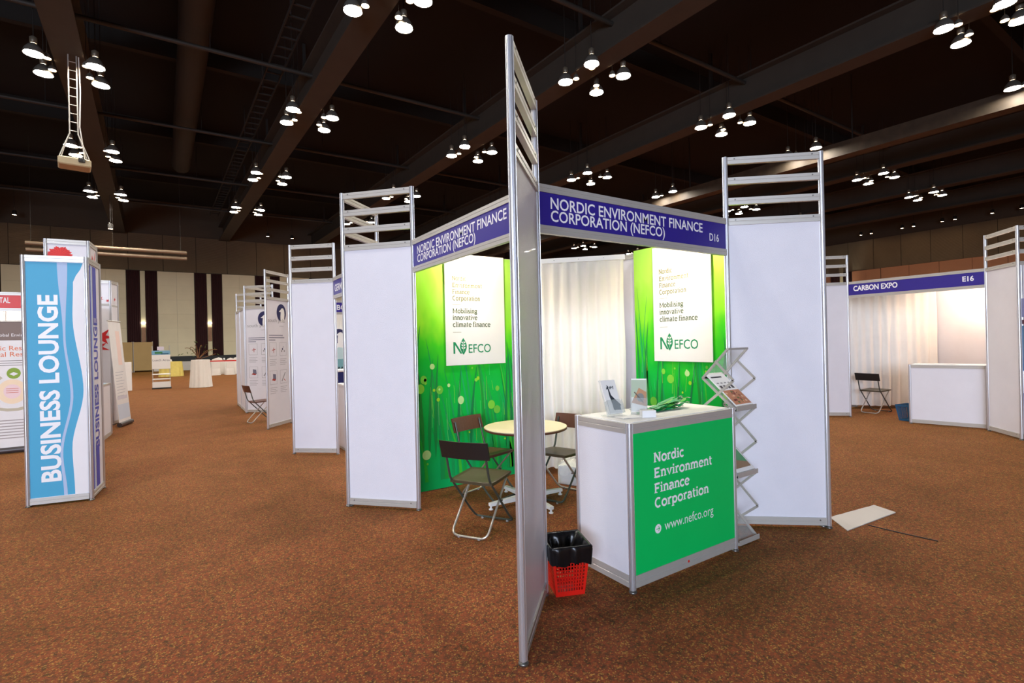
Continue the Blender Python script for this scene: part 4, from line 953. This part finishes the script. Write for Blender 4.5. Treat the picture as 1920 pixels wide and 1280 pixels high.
# red-signed booth at far left
REDB = pm('red_vinyl', (214,44,34), .4)
tf, M, L = fascia((-5.0,11.0), (-1.62,11.0), 'red overhead sign ending in TAL at the left edge', REDB); lettering(tf, M, lambda mb: text(mb, 'TAL', 2.675, 2.80, 2.33, .085, -.0095, LETTER, .016))
post(tf, M, L, 2.5); post(tf, M, 0, 2.5)
booth_wall((-5.0,13.6), (-1.7,13.6), 'white rear wall of the red-signed booth at far left')
booth_wall((-1.68,13.5), (-1.68,11.05), 'white side wall of the red-signed booth beside the lounge tower')
def b2(mb):
    y = -.0025; GYt = prt((140,132,128))
    mb.rect(0,1.7,1.74,2.03,y,prt((132,112,102))); text(mb, 'obal Environm', .98, 1.36, 1.80, .045, y-.0005, WH2, .004)
    ORG = prt((226,120,70)); text(mb, 'ic Research', .985, 1.46, 1.585, .07, y, ORG, .006); text(mb, 'al Results', .985, 1.40, 1.49, .07, y, ORG, .006)
    mb.ell(1.13,1.23,.08,.085,y-.0004,prt((140,170,50)),24); mb.poly([(1.08,1.22),(1.13,1.25),(1.18,1.22),(1.13,1.19)],y-.0008,WH2)
    mb.ell(1.11,.95,.17,.19,y,prt((250,224,190)),30); mb.ell(1.11,.95,.10,.11,y-.0006,prt((246,214,214)),24); mb.ell(.88,.80,.09,.09,y-.0006,prt((170,34,66)),24)
    for q in range(3): mb.rect(1.04,1.18,.93+.03*q,.938+.03*q,y-.001,prt((220,130,110)))
    AR = prt((196,186,160)); mb.strip([(.93,.70),(1.05,.67),(1.17,.67),(1.28,.70)], .045, y-.0004, AR); mb.poly([(.90,.74),(.96,.66),(.97,.74)], y-.0006, AR); mb.strip([(.90,1.05),(.93,1.12),(.99,1.18)], .045, y-.0004, AR); mb.strip([(1.28,1.2),(1.33,1.12)], .045, y-.0004, AR)
    for q in range(7): mb.rect(.8,1.5-.03*(q % 2),.50-.045*q,.515-.045*q,y,prt((170,160,156)))
    for q in range(3): mb.rect(.95,1.3,1.42-.035*q,1.43-.035*q,y,GYt)
rollup((-3.27,10.80), (-1.75,10.80), 2.03, 'wide printed banner with green circle diagram under the red sign', b2, 0)
spotT = armspot((-3.0,13.58,2.51), (-3.0,13.1,2.52), (-3.0,13.6,1.8), 'clamp-on spotlight inside the red-signed booth', 60)
# ---------------------------------------------------------------- far left: lunch area
t = thing('lunch_sign_stand', 'white display stand lettered Lunch Area with low shelves', 'sign', (-.89,24.3,0))
m = MB(); m.bbox(0,.6,-.02,.02,.78,1.34,.01); obj('sign_board', m, WHITE, t)
m = MB(); text(m, 'Lunch Area', .03, .58, 1.09, .08, -.022, prt((110,110,120)), .0); obj('lettering', m, None, t)
m = MB(); m.bbox(0,.6,-.02,.02,1.34,1.50,.01); p_ = obj('picture_board', m, prt((120,170,200)), t); m = MB(); m.rect(.1,.35,1.38,1.46,-.022,prt((60,130,80))); m.rect(.3,.55,1.36,1.40,-.0225,prt((40,90,120))); obj('picture_print', m, None, p_)
for x in (.02,.58): m = MB(); m.tube([(x,0,.02),(x,0,1.7)], .015, 6); obj('upright', m, RAIL, t)
for z, hh in ((.55,.04),(.36,.04),(.05,.22)): m = MB(); m.bbox(0,.6,-.02,.3,z,z+hh,.008); obj('shelf', m, WHITE, t)
m = MB(); m.bbox(-.01,.62,-.05,.33,0,.05,.008); obj('plinth', m, pm('dark_plinth',(50,46,44),.6), t)
m = MB(); m.box(.18,.40,.0,.02,1.52,1.66); obj('top_card', m, prt((214,206,220)), t)
def skirt(name, label, loc, r0, r1, h, mat, n=48, cat='table', oval=1.0, rz=0):
    t = thing(name, label, cat, loc, rz); m = MB(); vs = []; fs = []
    for i in range(7):
        u = i/6; z = h*(1-u)+.01*(i == 6)
        for k in range(n*2): a = pi*k/n; r = r0+(r1-r0)*u+.085*r0*(.25+.75*u)*sin(k*pi/2+.5*sin(k*.7)); vs.append((r*cos(a)*oval, r*sin(a), z))
    for i in range(6):
        for k in range(n*2): l = (k+1) % (n*2); fs.append((i*n*2+k, (i+1)*n*2+k, (i+1)*n*2+l, i*n*2+l))
    m.add(vs, fs, True); m.add(vs[:2*n], [tuple(range(2*n))]); obj('tablecloth', m, mat, t)
    m = MB(); m.lathe([(r0*.95,h-.03),(r0*.95,h-.005)], (0,0,0), 24); obj('tabletop', m, WHITE, t)
    m = MB(); m.lathe([(r0*.6,0.001),(r0*.6,.02),(.03,.04),(.03,h-.03)], (0,0,0), 16); obj('pedestal', m, RAIL, t); return t
skirt('cocktail_table', 'tall round table draped to the floor in white cloth', (.72,23.9,0), .32, .385, 1.10, CLOTH, 28)
YEL = pm('yellow_satin', (226,206,110), .6, 0, .15, 5)
skirt('buffet_table', 'low table with yellow pleated skirt behind the lunch sign', (-.38,34.8,0), .42, .46, .85, YEL, 24, oval=1.25)
def coverchair(loc, rz, label):
    t = thing('covered_chair', label, 'chair', loc, rz, 'white-covered banquet chairs')
    m = MB(); vs = []; fs = []; n = 20
    for i, (z, s_) in enumerate(((0,1.12),(.25,1.05),(.46,1.0))):
        for k in range(n): a = 2*pi*k/n; c, s2 = cos(a), sin(a); q = min(1/max(abs(c), abs(s2)), 1.2); vs.append((.22*c*q*s_*(1+.05*sin(k*2.5)*(i == 0)), .22*s2*q*s_*(1+.05*sin(k*2.5)*(i == 0)), z))
    for i in range(2):
        for k in range(n): l = (k+1) % n; fs.append((i*n+k, i*n+l, (i+1)*n+l, (i+1)*n+k))
    fs.append(tuple(range(2*n, 3*n))); m.add(vs, fs, True); obj('chair_skirt', m, CLOTH, t)
    m = MB(); pts = [(-.21,.4),(-.22,.75),(-.17,.92),(0,.98),(.17,.92),(.22,.75),(.21,.4)]
    m.add([(x, y, z) for y in (.17,.23) for x, z in pts], [tuple(range(7)), tuple(range(13,6,-1))]+[(i, 7+i, 7+(i+1) % 7, (i+1) % 7) for i in range(7)]); obj('chair_back_cover', m, CLOTH, t)
    return t
cc = coverchair((1.75,33.8,0), pi, 'white cloth-covered banquet chair, leftmost before the far tables'); 
for k, (x, y, r) in enumerate(((2.45,33.6,3.3),(3.2,33.3,2.9),(2.1,36.2,.2),(3.0,36.0,-.2),(3.9,35.4,.4),(-.55,38.2,3.1))):
    dup(cc, (x,y,0), r, ['white cloth-covered banquet chair, second from the cocktail table','white cloth-covered banquet chair, third from the cocktail table','white-covered chair on the far side of the dining table, left','white-covered chair on the far side of the dining table, middle','white-covered chair on the far side of the dining table, right','single white-covered chair behind the lunch sign'][k], 'white-covered banquet chairs')
skirt('dining_table', 'round dining table in white cloth among the covered chairs', (2.75,34.9,0), .8, .84, .75, CLOTH, 22)
gl = None
for k in range(7):
    a = k*.9; p = (2.75+.55*cos(a), 34.9+.5*sin(a), .752)
    if gl is None:
        mm = MB(); mm.lathe([(.035,0),(.006,.01),(.006,.09),(.035,.13),(.04,.2),(.036,.2)], (0,0,0), 12, cap=False); gl = obj('wine_glass', mm, pm('glass', (235,240,240), .08, alpha=.5)); tag(gl, 'stemmed glass on the white dining table', 'glass', 'glasses on the dining table'); gl.location = p
    else: c = gl.copy(); COL.objects.link(c); c.location = p
# rope barrier with red tape
t = thing('tape_barrier', 'red tape barrier strung before the covered chairs', 'barrier', (1.0,31.5,0))
for x in (0, 2.6): m = MB(); m.lathe([(.14,0),(.14,.02),(.02,.03),(.02,.95),(.03,.97)], (x,-x*.5,0), 14); obj('stanchion', m, CHROME, t)
m = MB(); m.add([(0,0,.84),(2.6,-1.3,.84),(2.6,-1.3,.90),(0,0,.90)], [(0,1,2,3)]); m.add([(0,.004,.84),(2.6,-1.296,.84),(2.6,-1.296,.90),(0,.004,.90)], [(3,2,1,0)]); obj('red_tape', m, RED, t)
# partition boards
BRD = pm('tan_board', (176,148,96), .7, 0, .08, 2)
for k, (x, lab) in enumerate(((-4.95,'furthest left tan partition board, mostly hidden'),(-3.8,'tan partition board left of the lunch sign, next to the last'),(-2.65,'tan partition board directly left of the lunch sign'))):
    t = thing('partition_board', lab, 'partition', (x,43.9,0)); m = MB(); m.bbox(.02,1.12,-.03,.03,.1,2.1,.01); obj('board', m, BRD, t)
    for q in (.03,1.1): m = MB(); m.lathe([(.03,0),(.03,2.12)], (q,0,0), 8); obj('leg', m, RAIL, t)
m = MB(); m.box(-1.5,9,44.0,45.85,0,.62); o = obj('stage_platform', m, pm('white_stage_skirt', (214,212,204), .8, 0, .05)); tag(o, 'low stage with white skirt along the left hall wall', 'stage')
# plant arrangement
t = thing('flower_arrangement', 'large arching dry-branch arrangement behind the cocktail table', 'plant', (1.15,42.0,0))
m = MB(); m.lathe([(.2,0),(.3,.3),(.28,.6),(.16,.8),(.2,.9)], (0,0,0), 16); obj('vase', m, BROWNP, t)
rd = random.Random(12)
for k in range(7):
    a = rd.uniform(-.6, 3.6); ln = rd.uniform(.7,1.5); pts = [(0,0,.8)]
    for q in range(1, 8): u = q/7; pts.append((cos(a)*ln*u, .3*sin(k)*u, .8+1.5*u*(1.4-u)*abs(sin(a))+.35*u))
    m = MB(); m.tube(pts, .022, 5); obj('branch', m, pm('dry_branch', (150,104,66), .7), t)
m = MB()
for k in range(26):
    a = rd.uniform(0, 2*pi); r = rd.uniform(.2,1.2); c = Vector((r*cos(a), rd.uniform(-.3,.3), 1.0+abs(r*sin(a))*.9)); u = Vector((rd.uniform(-1,1), rd.uniform(-1,1), rd.uniform(-1,1))).normalized()*.12; v = u.orthogonal().normalized()*.035
    m.add([tuple(c-u), tuple(c+v), tuple(c+u), tuple(c-v)], [(0,1,2,3)])
obj('leaves', m, pm('olive_leaf', (96,110,50), .6), t, kind='stuff')
# ---------------------------------------------------------------- booth E16 (right)
E1, E2, E3, E4 = (10.40,4.45), (10.37,2.51), (9.82,2.04), (9.86,4.95)
tower(E4, E1, 'narrow white panel with louvers at the left end of the far right booth')
tower(E2, E3, 'white panel with louvers closing the right end of the far right booth')
tp, M, L = tower(E3, (10.31,1.56), 'panel with blue print at the right edge of the photo')
lettering(tp, M, lambda mb: (mb.rect(.03,L-.03,.25,.66,-.0055,prt((96,110,190))), mb.rect(.03,L-.03,.97,1.60,-.0055,prt((60,130,176))), mb.rect(.03,L-.03,1.62,1.68,-.006,prt((90,20,50))), mb.rect(.03,L-.03,1.72,1.98,-.0055,prt((150,150,190)))), 'panel_print')
tf, M, L = fascia(E1, E2, 'blue overhead sign lettered CARBON EXPO with number E16'); 
lettering(tf, M, lambda mb: text(mb, 'CARBON EXPO', .10, .79, 2.325, .088, -.0095, LETTER, .03)); lettering(tf, M, lambda mb: text(mb, 'E16', 1.66, 1.80, 2.325, .075, -.0095, LETTER, .03), 'booth_number')
booth_wall((9.90,4.97), (12.85,4.97), 'left inner wall of the far right booth beside the curtain')
booth_wall((12.87,4.95), (12.87,2.04), 'rear wall of the far right booth lit by a warm lamp')
booth_wall((12.85,2.02), (9.86,2.02), 'right side wall of the far right booth behind the white counter')
curtain((11.45,4.93), (12.83,3.87), .07, 2.40, 'white pleated curtain closing the corner of the far right booth', 10, 21, .035)
armspot((12.86,3.05,2.51), (12.3,3.05,2.47), (12.9,3.3,1.6), 'clamp-on spotlight over the rear wall of the far right booth', 85, (1, .70, .50))
t = thing('white_counter', 'plain white counter standing under the far right booth sign', 'counter', (10.34,3.50,0)); M, L = fm((10.34,3.50), (10.50,2.56), (10.34,3.50)); hh = 1.0
for x, y in ((0,0),(L,0),(0,.48),(L,.48)): post(t, M, x, hh, y)
m = MB(M); m.box(.018, L-.018, -.008, .0, .07, hh-.04); obj('front_panel', m, PANEL, t)
m = MB(M); m.box(-.004, .004, .018, .46, .07, hh-.04); m.box(L-.004, L+.004, .018, .46, .07, hh-.04); obj('side_panel', m, PANEL, t)
obj('bottom_rail', rail_mb(M, L, .02, .08), RAIL, t); obj('top_rail', rail_mb(M, L, hh-.055, hh-.004), RAIL, t)
m = MB(M); m.box(.012, L-.012, .012, .47, hh-.014, hh); obj('counter_top', m, WHITE, t)
sheet('paper_sheet', 'white paper sheets left on top of the far right white counter', (10.6,3.15,1.001), 1.4, .3, .2, .004)
